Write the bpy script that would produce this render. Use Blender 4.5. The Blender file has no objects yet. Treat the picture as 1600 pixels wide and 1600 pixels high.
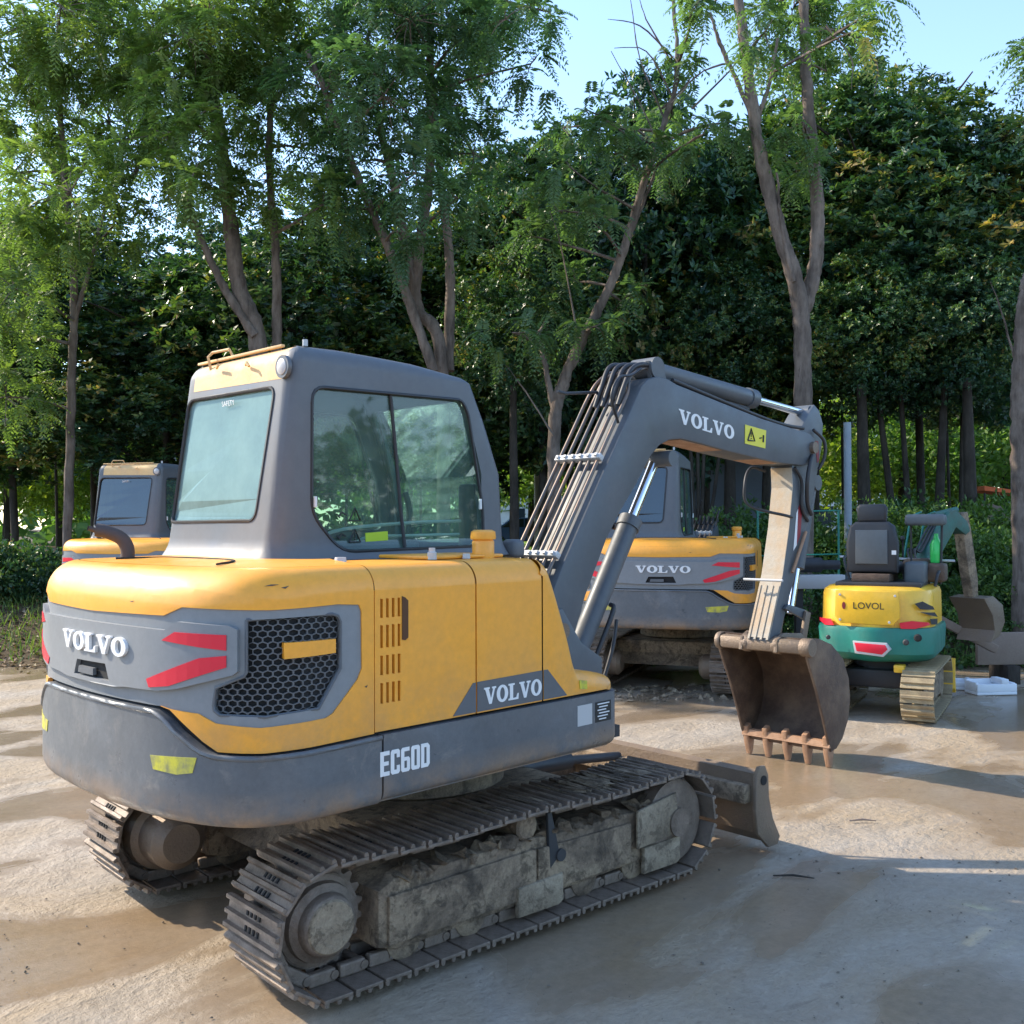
import bpy, bmesh, math, random
import numpy as np
from mathutils import Vector, Matrix
from mathutils.geometry import tessellate_polygon
R=math.radians; PI=math.pi
SC=bpy.context.scene; COL=SC.collection

# ------------------------------------------------------------------ camera, sky, sun
CAM=Vector((-3.012,-4.153,1.774)); YAW,PITCH,ROLL,F=R(48.397),R(.778),R(-.2176),1576.7
cd=bpy.data.cameras.new('camera'); cam=bpy.data.objects.new('camera',cd); COL.objects.link(cam); SC.camera=cam
FW=Vector((math.cos(YAW)*math.cos(PITCH),math.sin(YAW)*math.cos(PITCH),math.sin(PITCH)))
RT=Vector((math.sin(YAW),-math.cos(YAW),0)); UP=RT.cross(FW)
R2=RT*math.cos(ROLL)+UP*math.sin(ROLL); U2=UP*math.cos(ROLL)-RT*math.sin(ROLL)
m=Matrix.Identity(4)
for i in range(3): m[i][0]=R2[i]; m[i][1]=U2[i]; m[i][2]=-FW[i]; m[i][3]=CAM[i]
cam.matrix_world=m
cd.sensor_width=36; cd.lens=36*F/1600; cd.clip_end=2000; cd.clip_start=.05
SUN_AZ=YAW+R(68); SUN_EL=R(34)
w=bpy.data.worlds.new('World'); SC.world=w; w.use_nodes=True
nt=w.node_tree; nt.nodes.clear()
sky=nt.nodes.new('ShaderNodeTexSky'); sky.sky_type='NISHITA'; sky.sun_disc=False
sky.sun_elevation=SUN_EL; sky.sun_rotation=PI/2-SUN_AZ; sky.air_density=1.0; sky.dust_density=.4; sky.ozone_density=1.9
bg=nt.nodes.new('ShaderNodeBackground'); bg.inputs[1].default_value=.15
ow=nt.nodes.new('ShaderNodeOutputWorld'); nt.links.new(sky.outputs[0],bg.inputs[0]); nt.links.new(bg.outputs[0],ow.inputs[0])
sl=bpy.data.lights.new('sun','SUN'); sl.energy=2.6; sl.angle=R(.7); sl.color=(1,.88,.70)
so=bpy.data.objects.new('sun',sl); COL.objects.link(so)
so.rotation_euler=(PI/2-SUN_EL,0,SUN_AZ+PI/2)
SC.view_settings.view_transform='Standard'; SC.view_settings.look='None'; SC.view_settings.gamma=1
SC.view_settings.exposure=1.58
random.seed(7); RNG=np.random.default_rng(7)

def at(px,py,depth):
    """world point seen at photo pixel px,py (1600 px square) at that distance along the view"""
    return CAM+(FW+R2*((px-800)/F)+U2*((800-py)/F))*depth
def gat(px,depth):
    p=at(px,800,depth); return Vector((p.x,p.y,0))

# ------------------------------------------------------------------ materials
def newmat(name):
    m=bpy.data.materials.new(name); m.use_nodes=True; n=m.node_tree; n.nodes.clear(); return m,n
def N(n,t,**k):
    x=n.nodes.new(t)
    for a,b in k.items():
        if a in x.inputs: x.inputs[a].default_value=b
        else: setattr(x,a,b)
    return x
def L(n,a,b): n.links.new(a,b)
def ramp(n,fac,stops):
    r=n.nodes.new('ShaderNodeValToRGB'); el=r.color_ramp.elements
    while len(el)<len(stops): el.new(.5)
    for e,(p,c) in zip(el,stops):
        e.position=p; e.color=(c,c,c,1) if isinstance(c,(int,float)) else (*c,1)
    L(n,fac,r.inputs[0]); return r.outputs[0]
def mixc(n,fac,a,b,mode='MIX'):
    x=n.nodes.new('ShaderNodeMix'); x.data_type='RGBA'; x.blend_type=mode
    for s,v in ((x.inputs[0],fac),(x.inputs[6],a),(x.inputs[7],b)):
        if isinstance(v,bpy.types.NodeSocket): L(n,v,s)
        elif isinstance(v,(int,float)): s.default_value=v
        else: s.default_value=(*v,1)
    return x.outputs[2]
def noise(n,scale,detail=5,rough=.6,coord='Object',vec=None,dist=0,stretch=None):
    t=n.nodes.new('ShaderNodeTexCoord'); v=t.outputs[coord]
    if stretch:
        mp=n.nodes.new('ShaderNodeMapping'); mp.inputs['Scale'].default_value=stretch; L(n,v,mp.inputs[0]); v=mp.outputs[0]
    x=N(n,'ShaderNodeTexNoise',Scale=scale,Detail=detail,Roughness=rough,Distortion=dist); L(n,v,x.inputs['Vector']); return x.outputs[0]
def paint(name,col,rough=.4,dirt=.25,dirtcol=(.30,.22,.13),metal=0,scale=3,spec=.5,bump=.0,mud_z=None,scratch=None,coat=0):
    m,n=newmat(name); b=N(n,'ShaderNodeBsdfPrincipled',Roughness=rough,Metallic=metal); b.inputs['Specular IOR Level'].default_value=spec
    if coat: b.inputs['Coat Weight'].default_value=coat; b.inputs['Coat Roughness'].default_value=.15
    n1=noise(n,scale,8,.65); f1=ramp(n,n1,[(.42,0),(.75,1)])
    n2=noise(n,scale*9,6,.7)
    mul=n.nodes.new('ShaderNodeMath'); mul.operation='MULTIPLY'; L(n,f1,mul.inputs[0]); mul.inputs[1].default_value=dirt
    c=mixc(n,mul.outputs[0],col,dirtcol)
    v=ramp(n,n2,[(.3,.88),(.7,1.1)]); c=mixc(n,.6,c,v,'MULTIPLY')
    if mud_z:
        z0,z1,amt=mud_z
        t=n.nodes.new('ShaderNodeTexCoord'); s=n.nodes.new('ShaderNodeSeparateXYZ'); L(n,t.outputs['Object'],s.inputs[0])
        mr=N(n,'ShaderNodeMapRange'); mr.inputs[1].default_value=z0; mr.inputs[2].default_value=z1; mr.inputs[3].default_value=1; mr.inputs[4].default_value=0; L(n,s.outputs[2],mr.inputs[0])
        f2=ramp(n,noise(n,7,8,.7),[(.35,0),(.62,1)])
        k=n.nodes.new('ShaderNodeMath'); k.operation='MULTIPLY'; L(n,mr.outputs[0],k.inputs[0]); L(n,f2,k.inputs[1])
        k2=n.nodes.new('ShaderNodeMath'); k2.operation='MULTIPLY'; L(n,k.outputs[0],k2.inputs[0]); k2.inputs[1].default_value=amt
        c=mixc(n,k2.outputs[0],c,(.30,.21,.13))
    if scratch:
        f3=ramp(n,noise(n,22,6,.8,dist=1.5,stretch=(1,1,5)),[(.66,0),(.70,1)])
        k=n.nodes.new('ShaderNodeMath'); k.operation='MULTIPLY'; L(n,f3,k.inputs[0]); k.inputs[1].default_value=.55
        c=mixc(n,k.outputs[0],c,scratch)
    L(n,c,b.inputs['Base Color'])
    rr=ramp(n,n1,[(.3,max(rough-.1,.05)),(.75,min(rough+.3,1))]); L(n,rr,b.inputs['Roughness'])
    if bump:
        bp=N(n,'ShaderNodeBump',Strength=bump,Distance=.01); L(n,n2,bp.inputs['Height']); L(n,bp.outputs[0],b.inputs['Normal'])
    o=n.nodes.new('ShaderNodeOutputMaterial'); L(n,b.outputs[0],o.inputs[0]); return m
def flat(name,col,rough=.5,metal=0,spec=.5):
    m,n=newmat(name); b=N(n,'ShaderNodeBsdfPrincipled',Roughness=rough,Metallic=metal); b.inputs['Base Color'].default_value=(*col,1); b.inputs['Specular IOR Level'].default_value=spec
    o=n.nodes.new('ShaderNodeOutputMaterial'); L(n,b.outputs[0],o.inputs[0]); return m
M={}
M['yellow']=paint('yellow_paint',(.94,.385,.030),.38,.28,(.66,.35,.09),scale=3.2,coat=.2,mud_z=(.95,1.3,.45),scratch=(.50,.27,.06))
M['grey']=paint('grey_paint',(.135,.145,.165),.42,.35,(.25,.22,.19),scale=3,mud_z=(.7,1.0,.45),scratch=(.42,.42,.42))
def worn_paint(name,col,rough=.36):
    m,n=newmat(name); b=N(n,'ShaderNodeBsdfPrincipled'); big=noise(n,2.2,7,.65,dist=.8); c=ramp(n,big,[(.3,tuple(x*.82 for x in col)),(.55,col),(.75,tuple(x*1.35+.01 for x in col))])
    c=mixc(n,ramp(n,noise(n,5,8,.72,dist=.5),[(.56,0),(.70,.55)]),c,(.30,.27,.24))
    t=n.nodes.new('ShaderNodeTexCoord'); s_=n.nodes.new('ShaderNodeSeparateXYZ'); L(n,t.outputs['Object'],s_.inputs[0])
    mr=N(n,'ShaderNodeMapRange'); mr.inputs[1].default_value=.72; mr.inputs[2].default_value=.86; mr.inputs[3].default_value=1; mr.inputs[4].default_value=0; L(n,s_.outputs[2],mr.inputs[0])
    k=n.nodes.new('ShaderNodeMath'); k.operation='MULTIPLY'; L(n,mr.outputs[0],k.inputs[0]); L(n,ramp(n,noise(n,4.5,8,.7),[(.38,0),(.6,.95)]),k.inputs[1]); c=mixc(n,k.outputs[0],c,(.34,.22,.13))
    sc=ramp(n,noise(n,26,5,.85,dist=2.2,stretch=(1,1,6)),[(.675,0),(.70,.8)]); gate=ramp(n,noise(n,1.7,3,.5),[(.5,0),(.6,1)])
    k=n.nodes.new('ShaderNodeMath'); k.operation='MULTIPLY'; L(n,sc,k.inputs[0]); L(n,gate,k.inputs[1]); c=mixc(n,k.outputs[0],c,(.5,.5,.49))
    c=mixc(n,.6,c,ramp(n,noise(n,40,5,.8),[(.3,.8),(.7,1.15)]),'MULTIPLY')
    L(n,c,b.inputs['Base Color']); L(n,ramp(n,noise(n,6,8,.7),[(.35,rough-.1),(.7,rough+.3)]),b.inputs['Roughness'])
    bp=N(n,'ShaderNodeBump',Strength=.25,Distance=.01); L(n,noise(n,7,6,.6),bp.inputs['Height']); L(n,bp.outputs[0],b.inputs['Normal'])
    o=n.nodes.new('ShaderNodeOutputMaterial'); L(n,b.outputs[0],o.inputs[0]); return m
M['grey']=worn_paint('grey_paint',(.128,.138,.150))
def mud_mat(name,a,b_,c_,sc=1,dist=.02):
    m,n=newmat(name); b=N(n,'ShaderNodeBsdfPrincipled'); n1=noise(n,3.2*sc,9,.68,dist=.9); n2=noise(n,13*sc,9,.75,dist=.4); n3=noise(n,60,5,.7)
    c=ramp(n,n1,[(.32,a),(.46,b_),(.60,c_),(.72,b_)]); c=mixc(n,ramp(n,n2,[(.50,0),(.60,.75)]),c,a); c=mixc(n,ramp(n,n2,[(.34,.6),(.42,0)]),c,c_)
    c=mixc(n,.7,c,ramp(n,n3,[(.3,.65),(.7,1.25)]),'MULTIPLY'); L(n,c,b.inputs['Base Color']); b.inputs['Specular IOR Level'].default_value=.35
    L(n,ramp(n,n1,[(.35,.45),(.6,.95)]),b.inputs['Roughness'])
    b1=N(n,'ShaderNodeBump',Strength=1,Distance=dist); L(n,n2,b1.inputs['Height']); b2=N(n,'ShaderNodeBump',Strength=.7,Distance=.005); L(n,n3,b2.inputs['Height']); L(n,b1.outputs[0],b2.inputs['Normal']); L(n,b2.outputs[0],b.inputs['Normal'])
    o=n.nodes.new('ShaderNodeOutputMaterial'); L(n,b.outputs[0],o.inputs[0]); return m
M['cabgrey']=paint('cab_grey_paint',(.108,.118,.132),.42,.25,(.22,.21,.2),scale=2)
M['panelgrey']=paint('tail_panel_grey',(.22,.232,.245),.42,.2,(.28,.26,.24),scale=3)
M['boom']=paint('boom_grey',(.088,.100,.115),.42,.4,(.20,.19,.18),scale=3,scratch=(.35,.35,.36))
M['sunlit_armdust']=paint('sunlit_dusty_arm',(.42,.37,.30),.75,.8,(.50,.33,.18),scale=5,bump=.3)  # pale tan joins dust with sunlight painted on the arm's rear face
M['sunlit_roofdust']=paint('sunlit_roof_yellow',(.74,.47,.20),.6,.6,(.60,.43,.28),scale=6,bump=.2)  # yellow paled toward tan, sunlight on the roof painted into the colour
M['dark']=flat('dark_gap',(.012,.012,.013),.8)
M['black']=paint('black_plastic',(.03,.031,.035),.5,.2,(.12,.11,.1))
M['mesh']=paint('grille_metal',(.11,.115,.125),.4,.2,(.2,.18,.15),metal=.2)
M['red']=flat('red_reflector',(.75,.02,.045),.35)
M['white']=flat('white_lettering',(.78,.78,.78),.5)
M['ink']=flat('black_ink',(.02,.02,.02),.6)
M['sticker']=flat('yellow_sticker',(.75,.68,.06),.5)
M['haz']=paint('worn_yellow_sticker',(.62,.56,.05),.6,1,(.16,.16,.15),scale=14)
M['pale']=flat('pale_plate',(.5,.5,.5),.45)
M['steel']=paint('worn_steel',(.21,.155,.115),.45,.7,(.26,.19,.12),metal=.35,scale=8,bump=.5)
M['shoe']=paint('muddy_track_steel',(.24,.185,.145),.38,.95,(.10,.072,.05),metal=.3,scale=9,bump=.6)
M['mud']=mud_mat('dried_mud',(.075,.055,.038),(.24,.175,.12),(.40,.30,.20))
M['mud2']=mud_mat('pale_dried_mud',(.12,.09,.062),(.31,.24,.165),(.43,.345,.245))
M['rust']=paint('rusty_bucket',(.10,.065,.048),.6,1,(.26,.18,.12),scale=4,bump=.7,metal=.2)
M['tooth']=paint('rusty_tooth',(.42,.24,.14),.6,.8,(.26,.14,.08),scale=9,bump=.5)
M['chrome']=flat('chrome_rod',(.75,.76,.78),.12,1)
M['pipe']=paint('steel_pipe',(.14,.128,.12),.35,.7,(.35,.2,.12),metal=.5,scale=6)
M['hose']=flat('rubber_hose',(.035,.033,.035),.5)
M['maroon']=flat('maroon_stripe',(.25,.02,.03),.5)
M['seatm']=paint('black_seat_vinyl',(.025,.027,.032),.5,.2,(.1,.1,.1))
M['seatgrey']=paint('grey_seat_back',(.10,.115,.125),.55,.2,(.15,.15,.15))
M['green']=paint('teal_green_paint',(.015,.19,.145),.4,.35,(.10,.17,.12),scale=4)
M['dullgreen']=paint('dull_green_paint',(.03,.13,.105),.55,.7,(.12,.10,.07),scale=7,bump=.3)
M['lovyellow']=paint('bright_yellow_paint',(.92,.52,.03),.35,.2,(.6,.4,.1),scale=3,coat=.3)
M['tanmud']=paint('yellow_brown_track_mud',(.40,.31,.18),.75,.8,(.17,.12,.08),scale=8,bump=.8)
M['clod']=paint('damp_mud_clod',(.17,.135,.10),.8,.6,(.10,.08,.06))
M['foam']=flat('white_foam',(.80,.82,.86),.8)
M['plank']=paint('brown_plate',(.24,.17,.13),.6,.6,(.33,.26,.21),scale=5,bump=.3)
M['bottle']=flat('green_bottle',(.05,.60,.12),.25)
M['polegrey']=paint('pale_blue_grey_pole',(.26,.31,.36),.5,.4,(.2,.2,.2))
M['wall']=paint('grey_blue_wall',(.16,.18,.22),.8,.5,(.10,.11,.14),scale=.6)
M['paleWall']=paint('pale_building_wall',(.62,.62,.60),.8,.3,(.4,.4,.38),scale=.5)
M['carblue']=flat('blue_car_paint',(.06,.11,.28),.25)
M['glassdark']=flat('dark_car_glass',(.02,.03,.04),.1)
M['rim']=flat('wheel_rim',(.5,.5,.52),.35,.6)
M['tyre']=flat('tyre_rubber',(.02,.02,.02),.8)
M['orange']=flat('orange_sheet',(.75,.14,.03),.6)
def glass(name,tint,refl,rough=.02,rc=(.9,.95,1),sheen=0,sheen_col=(.3,.42,.40)):
    m,n=newmat(name); t=N(n,'ShaderNodeBsdfTransparent'); t.inputs[0].default_value=(*tint,1)
    g=N(n,'ShaderNodeBsdfGlossy',Roughness=rough); g.inputs[0].default_value=(*rc,1)
    lw=N(n,'ShaderNodeLayerWeight',Blend=.3); mr=N(n,'ShaderNodeMapRange'); mr.inputs[3].default_value=refl; mr.inputs[4].default_value=min(1,refl+.5); L(n,lw.outputs['Fresnel'],mr.inputs[0])
    x=N(n,'ShaderNodeMixShader'); L(n,mr.outputs[0],x.inputs[0]); L(n,t.outputs[0],x.inputs[1]); L(n,g.outputs[0],x.inputs[2])
    if sheen:  # diffuse film paints the pale reflected sky onto the pane
        d=N(n,'ShaderNodeBsdfDiffuse'); d.inputs[0].default_value=(*sheen_col,1); y=N(n,'ShaderNodeMixShader'); f=ramp(n,noise(n,3.5,7,.65),[(.3,sheen*.6),(.75,min(1,sheen*1.4))]); L(n,f,y.inputs[0]); L(n,x.outputs[0],y.inputs[1]); L(n,d.outputs[0],y.inputs[2]); x=y
    o=n.nodes.new('ShaderNodeOutputMaterial'); L(n,x.outputs[0],o.inputs[0]); return m
M['glass']=glass('green_tinted_glass',(.66,.92,.84),.03,.03,sheen=.13,sheen_col=(.32,.48,.44))
M['rearglass']=glass('teal_rear_glass',(.30,.46,.44),.12,.12,(.55,.75,.72),sheen=.62,sheen_col=(.26,.40,.40))
M['darkglass']=glass('dark_rear_glass',(.06,.08,.10),.10,.08,(.7,.8,.9),sheen=.15,sheen_col=(.10,.12,.15))
M['doorglass']=glass('darkened_door_glass',(.30,.42,.39),.08,.05)  # tint darkened to hold back the sun patch falling through the cab
def leafmat(name,stops,rough=.45,trans=.35,spec=.5):
    m,n=newmat(name); a=n.nodes.new('ShaderNodeAttribute'); a.attribute_name='rnd'
    c=ramp(n,a.outputs['Fac'],stops)
    oi=n.nodes.new('ShaderNodeObjectInfo'); c=mixc(n,1.0,c,ramp(n,oi.outputs['Random'],[(0,(.75,.85,.95)),(.5,(1.0,1.0,1.0)),(.8,(1.2,1.15,.85)),(1,(1.35,1.15,.75))]),'MULTIPLY')
    b=N(n,'ShaderNodeBsdfPrincipled',Roughness=rough); b.inputs['Specular IOR Level'].default_value=spec; L(n,c,b.inputs['Base Color'])
    t=n.nodes.new('ShaderNodeBsdfTranslucent'); c2=mixc(n,1.0,c,(1.3,1.5,.6),'MULTIPLY'); L(n,c2,t.inputs[0])
    x=N(n,'ShaderNodeMixShader'); x.inputs[0].default_value=trans; L(n,b.outputs[0],x.inputs[1]); L(n,t.outputs[0],x.inputs[2])
    o=n.nodes.new('ShaderNodeOutputMaterial'); L(n,x.outputs[0],o.inputs[0]); return m
M['magn']=leafmat('magnolia_leaf',[(0,(.022,.060,.038)),(.42,(.050,.115,.055)),(.68,(.10,.18,.055)),(.88,(.22,.26,.06)),(1,(.38,.27,.11))],.36,.28)
M['gold']=leafmat('golden_leaf',[(0,(.05,.08,.03)),(.4,(.12,.16,.05)),(.7,(.26,.27,.07)),(1,(.50,.34,.10))],.38,.32)
M['feather']=leafmat('feathery_leaf',[(0,(.075,.135,.07)),(.5,(.125,.20,.09)),(.85,(.20,.28,.11)),(1,(.34,.30,.12))],.5,.48)
M['far']=leafmat('bright_far_leaf',[(0,(.09,.17,.04)),(.5,(.19,.30,.07)),(1,(.36,.44,.11))],.5,.45)
M['shrub']=leafmat('shrub_leaf',[(0,(.035,.08,.03)),(.5,(.09,.17,.05)),(.85,(.17,.27,.07)),(1,(.28,.36,.11))],.45,.35)
M['grassm']=leafmat('grass_blade',[(0,(.05,.10,.03)),(.6,(.13,.21,.06)),(1,(.30,.30,.14))],.5,.35)
M['litter']=leafmat('dry_leaf_litter',[(0,(.12,.07,.04)),(.6,(.28,.18,.10)),(1,(.45,.36,.24))],.7,.1)
def bark(name,a,b_):
    m,n=newmat(name); b=N(n,'ShaderNodeBsdfPrincipled',Roughness=.9); b.inputs['Specular IOR Level'].default_value=.2
    n1=noise(n,9,8,.7,stretch=(1,1,.25)); c=ramp(n,n1,[(.3,a),(.5,b_),(.62,tuple(x*1.35 for x in b_)),(.72,a)])
    n2=noise(n,1.3,4,.6); c=mixc(n,ramp(n,n2,[(.45,0),(.7,.7)]),c,tuple(x*.55 for x in a))
    L(n,c,b.inputs['Base Color']); bp=N(n,'ShaderNodeBump',Strength=.9,Distance=.03); L(n,n1,bp.inputs['Height']); L(n,bp.outputs[0],b.inputs['Normal'])
    o=n.nodes.new('ShaderNodeOutputMaterial'); L(n,b.outputs[0],o.inputs[0]); return m
M['bark']=bark('grey_brown_bark',(.07,.052,.043),(.19,.15,.125)); M['darkbark']=bark('dark_bark',(.03,.025,.022),(.06,.05,.042))
# yard ground: dried mud over concrete, with wet patches, ruts and silt
def ground_mat():
    m,n=newmat('muddy_concrete'); b=N(n,'ShaderNodeBsdfPrincipled')
    big=noise(n,.55,6,.55,dist=.6); mid=noise(n,2.6,8,.6,dist=.4); fine=noise(n,22,8,.7); vf=noise(n,90,4,.7)
    streak=noise(n,1.6,7,.6,dist=.8,stretch=(.45,1.3,1))
    c=ramp(n,mid,[(.25,(.32,.267,.21)),(.5,(.39,.327,.258)),(.75,(.455,.39,.315))])
    c=mixc(n,ramp(n,big,[(.40,0),(.62,.85)]),c,(.38,.285,.18))
    c=mixc(n,ramp(n,streak,[(.50,0),(.72,.5)]),c,(.47,.42,.355))
    wet=ramp(n,noise(n,.62,5,.55,dist=.5,stretch=(.7,1.2,1)),[(.455,0),(.54,1)])
    c=mixc(n,wet,c,(.74,.69,.64),'MULTIPLY')
    c=mixc(n,.5,c,ramp(n,fine,[(.3,.72),(.7,1.2)]),'MULTIPLY')
    sp=ramp(n,noise(n,34,3,.8),[(.64,0),(.70,.8)]); patch=ramp(n,mid,[(.48,0),(.58,1)])
    k=n.nodes.new('ShaderNodeMath'); k.operation='MULTIPLY'; L(n,sp,k.inputs[0]); L(n,patch,k.inputs[1])
    c=mixc(n,k.outputs[0],c,(.12,.095,.075))
    crk=ramp(n,noise(n,9,9,.75,dist=1.2,stretch=(.5,1.6,1)),[(.60,0),(.66,.45)]); c=mixc(n,crk,c,(.20,.155,.115))
    L(n,c,b.inputs['Base Color'])
    rr=mixc(n,wet,(.8,.8,.8),(.13,.13,.13)); L(n,rr,b.inputs['Roughness'])
    dry=n.nodes.new('ShaderNodeMath'); dry.operation='SUBTRACT'; dry.inputs[0].default_value=1.0; L(n,wet,dry.inputs[1])
    b1=N(n,'ShaderNodeBump',Strength=.7,Distance=.06); L(n,mid,b1.inputs['Height']); L(n,dry.outputs[0],b1.inputs['Strength'])
    b2=N(n,'ShaderNodeBump',Strength=.9,Distance=.02); L(n,fine,b2.inputs['Height']); L(n,b1.outputs[0],b2.inputs['Normal']); L(n,dry.outputs[0],b2.inputs['Strength'])
    b3=N(n,'ShaderNodeBump',Strength=.35,Distance=.004); L(n,vf,b3.inputs['Height']); L(n,b2.outputs[0],b3.inputs['Normal']); 
    L(n,b3.outputs[0],b.inputs['Normal'])
    o=n.nodes.new('ShaderNodeOutputMaterial'); L(n,b.outputs[0],o.inputs[0]); return m
M['ground']=ground_mat()
M['soil']=paint('bank_soil',(.10,.075,.05),.95,.8,(.17,.13,.08),scale=2,bump=1,spec=.1)
M['lawn']=paint('far_grass',(.06,.12,.025),.95,.6,(.12,.17,.04),scale=1.5,bump=1,spec=.1)

# ------------------------------------------------------------------ object helpers
def tag(o,label=None,cat=None,group=None,kind=None):
    if label: o['label']=label
    if cat: o['category']=cat
    if group: o['group']=group
    if kind: o['kind']=kind
    return o
def empty(name,loc=(0,0,0),rz=0):
    o=bpy.data.objects.new(name,None); COL.objects.link(o); o.location=loc; o.rotation_euler=(0,0,rz); o.empty_display_size=.3; return o
def link(name,me,mat,parent=None,smooth=False,mats=None):
    o=bpy.data.objects.new(name,me); COL.objects.link(o)
    for q in (mats or [mat]): me.materials.append(q)
    if parent: o.parent=parent
    if smooth: me.polygons.foreach_set('use_smooth',[True]*len(me.polygons))
    return o
def copy_tree(o,parent=None):
    c=o.copy(); COL.objects.link(c); c.parent=parent
    for ch in o.children: copy_tree(ch,c)
    return c
def sharp(o,ang=35):
    """smooth shading with sharp edges above an angle"""
    me=o.data; bm=bmesh.new(); bm.from_mesh(me)
    for f in bm.faces: f.smooth=True
    for e in bm.edges:
        if len(e.link_faces)==2:
            if e.link_faces[0].normal.angle(e.link_faces[1].normal,0)>R(ang): e.smooth=False
        else: e.smooth=False
    bm.to_mesh(me); bm.free(); return o
class MB:
    def __init__(s): s.v=[]; s.f=[]; s.mi=[]; s.cur=0
    def add(s,vs,fs,mi=None):
        b=len(s.v); s.v+=[tuple(v) for v in vs]; s.f+=[[b+i for i in f] for f in fs]; s.mi+=[s.cur if mi is None else mi]*len(fs)
    def box(s,lo,hi,M4=None,bev=0,mi=None):
        lo,hi=Vector(lo),Vector(hi)
        if bev>0:
            bm=bmesh.new(); bmesh.ops.create_cube(bm,size=1)
            for v in bm.verts: v.co=Vector([(lo[i]+hi[i])/2+v.co[i]*(hi[i]-lo[i]) for i in range(3)])
            bev=min(bev,.49*min(abs(hi[i]-lo[i]) for i in range(3)))
            bmesh.ops.bevel(bm,geom=bm.edges[:],offset=bev,segments=2,affect='EDGES',profile=.5)
            bm.verts.index_update(); vs=[v.co.copy() for v in bm.verts]; fs=[[v.index for v in f.verts] for f in bm.faces]; bm.free()
        else:
            vs=[Vector((x,y,z)) for x in (lo.x,hi.x) for y in (lo.y,hi.y) for z in (lo.z,hi.z)]
            fs=[(0,1,3,2),(4,6,7,5),(0,4,5,1),(2,3,7,6),(0,2,6,4),(1,5,7,3)]
        if M4: vs=[M4@v for v in vs]
        s.add(vs,fs,mi); return s
    def prism(s,poly,a,b,axis='y',bev=0,mi=None):
        """poly of (x,z) [axis y], (x,y) [axis z] or (y,z) [axis x] extruded a..b"""
        if axis=='y': g=lambda p,t:Vector((p[0],t,p[1]))
        elif axis=='z': g=lambda p,t:Vector((p[0],p[1],t))
        else: g=lambda p,t:Vector((t,p[0],p[1]))
        bm=bmesh.new(); A=[bm.verts.new(g(p,a)) for p in poly]; B=[bm.verts.new(g(p,b)) for p in poly]; n=len(poly)
        fa=bm.faces.new(A); fb=bm.faces.new(B[::-1])
        for i in range(n): bm.faces.new((A[i],B[i],B[(i+1)%n],A[(i+1)%n]))
        bmesh.ops.recalc_face_normals(bm,faces=bm.faces[:])
        if bev>0:
            ed=[e for e in bm.edges if (fa in e.link_faces or fb in e.link_faces)]
            bmesh.ops.bevel(bm,geom=ed,offset=bev,segments=2,affect='EDGES',profile=.5)
        bmesh.ops.triangulate(bm,faces=[f for f in bm.faces if len(f.verts)>4])
        bm.verts.index_update(); s.add([v.co.copy() for v in bm.verts],[[v.index for v in f.verts] for f in bm.faces],mi); bm.free(); return s
    def tube(s,path,r,n=8,cap=True,mi=None):
        P=[Vector(p) for p in path]; rs=r if isinstance(r,(list,tuple)) else [r]*len(P)
        base=len(s.v); vs=[]; fs=[]; prev=None
        for i,p in enumerate(P):
            d=(P[min(i+1,len(P)-1)]-P[max(i-1,0)]); d=d.normalized() if d.length>1e-9 else Vector((0,0,1))
            if prev is None: a=d.orthogonal().normalized()
            else: a=(prev-d*prev.dot(d)); a=a.normalized() if a.length>1e-6 else d.orthogonal().normalized()
            prev=a; b=d.cross(a)
            for k in range(n): t=2*PI*k/n; vs.append(p+(a*math.cos(t)+b*math.sin(t))*rs[i])
        for i in range(len(P)-1):
            for k in range(n): fs.append((i*n+k,i*n+(k+1)%n,(i+1)*n+(k+1)%n,(i+1)*n+k))
        if cap: fs.append(list(range(n))[::-1]); fs.append([(len(P)-1)*n+k for k in range(n)])
        s.add(vs,fs,mi); return s
    def cyl(s,a,b,r,n=24,r2=None,mi=None):
        return s.tube([a,b],[r,r if r2 is None else r2],n,mi=mi)
    def lathe(s,prof,c,axis='y',n=32,mi=None):
        """prof: list of (r, t) along axis from centre c"""
        vs=[];fs=[]
        for r,t in prof:
            for k in range(n):
                u=2*PI*k/n; p={'y':(r*math.cos(u),t,r*math.sin(u)),'z':(r*math.cos(u),r*math.sin(u),t),'x':(t,r*math.cos(u),r*math.sin(u))}[axis]
                vs.append(Vector(c)+Vector(p))
        for i in range(len(prof)-1):
            for k in range(n): fs.append((i*n+k,i*n+(k+1)%n,(i+1)*n+(k+1)%n,(i+1)*n+k))
        fs.append(list(range(n))); fs.append([(len(prof)-1)*n+k for k in range(n)][::-1]); s.add(vs,fs,mi); return s
    def build(s,name,mat,parent=None,xf=None,sm=None,mats=None):
        me=bpy.data.meshes.new(name); vs=[xf@Vector(v) for v in s.v] if xf else s.v
        me.from_pydata(vs,[],s.f); me.validate(); o=link(name,me,mat,parent,mats=mats)
        if mats: me.polygons.foreach_set('material_index',s.mi[:len(me.polygons)])
        bm=bmesh.new(); bm.from_mesh(me); bmesh.ops.recalc_face_normals(bm,faces=bm.faces[:]); bm.to_mesh(me); bm.free()
        if sm: sharp(o,sm)
        return o
def cat_pts(P,n=8,closed=False):
    P=[np.array(p,float) for p in P]; out=[P[0],P[1]]
    for i in range(1,len(P)-2):
        for k in range(1,n+1):
            u=k/n;a,b,c,d=P[i-1],P[i],P[i+1],P[i+2]
            out.append(.5*((2*b)+(-a+c)*u+(2*a-5*b+4*c-d)*u*u+(-a+3*b-3*c+d)*u**3))
    out.append(P[-1]); return np.array(out)
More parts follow.
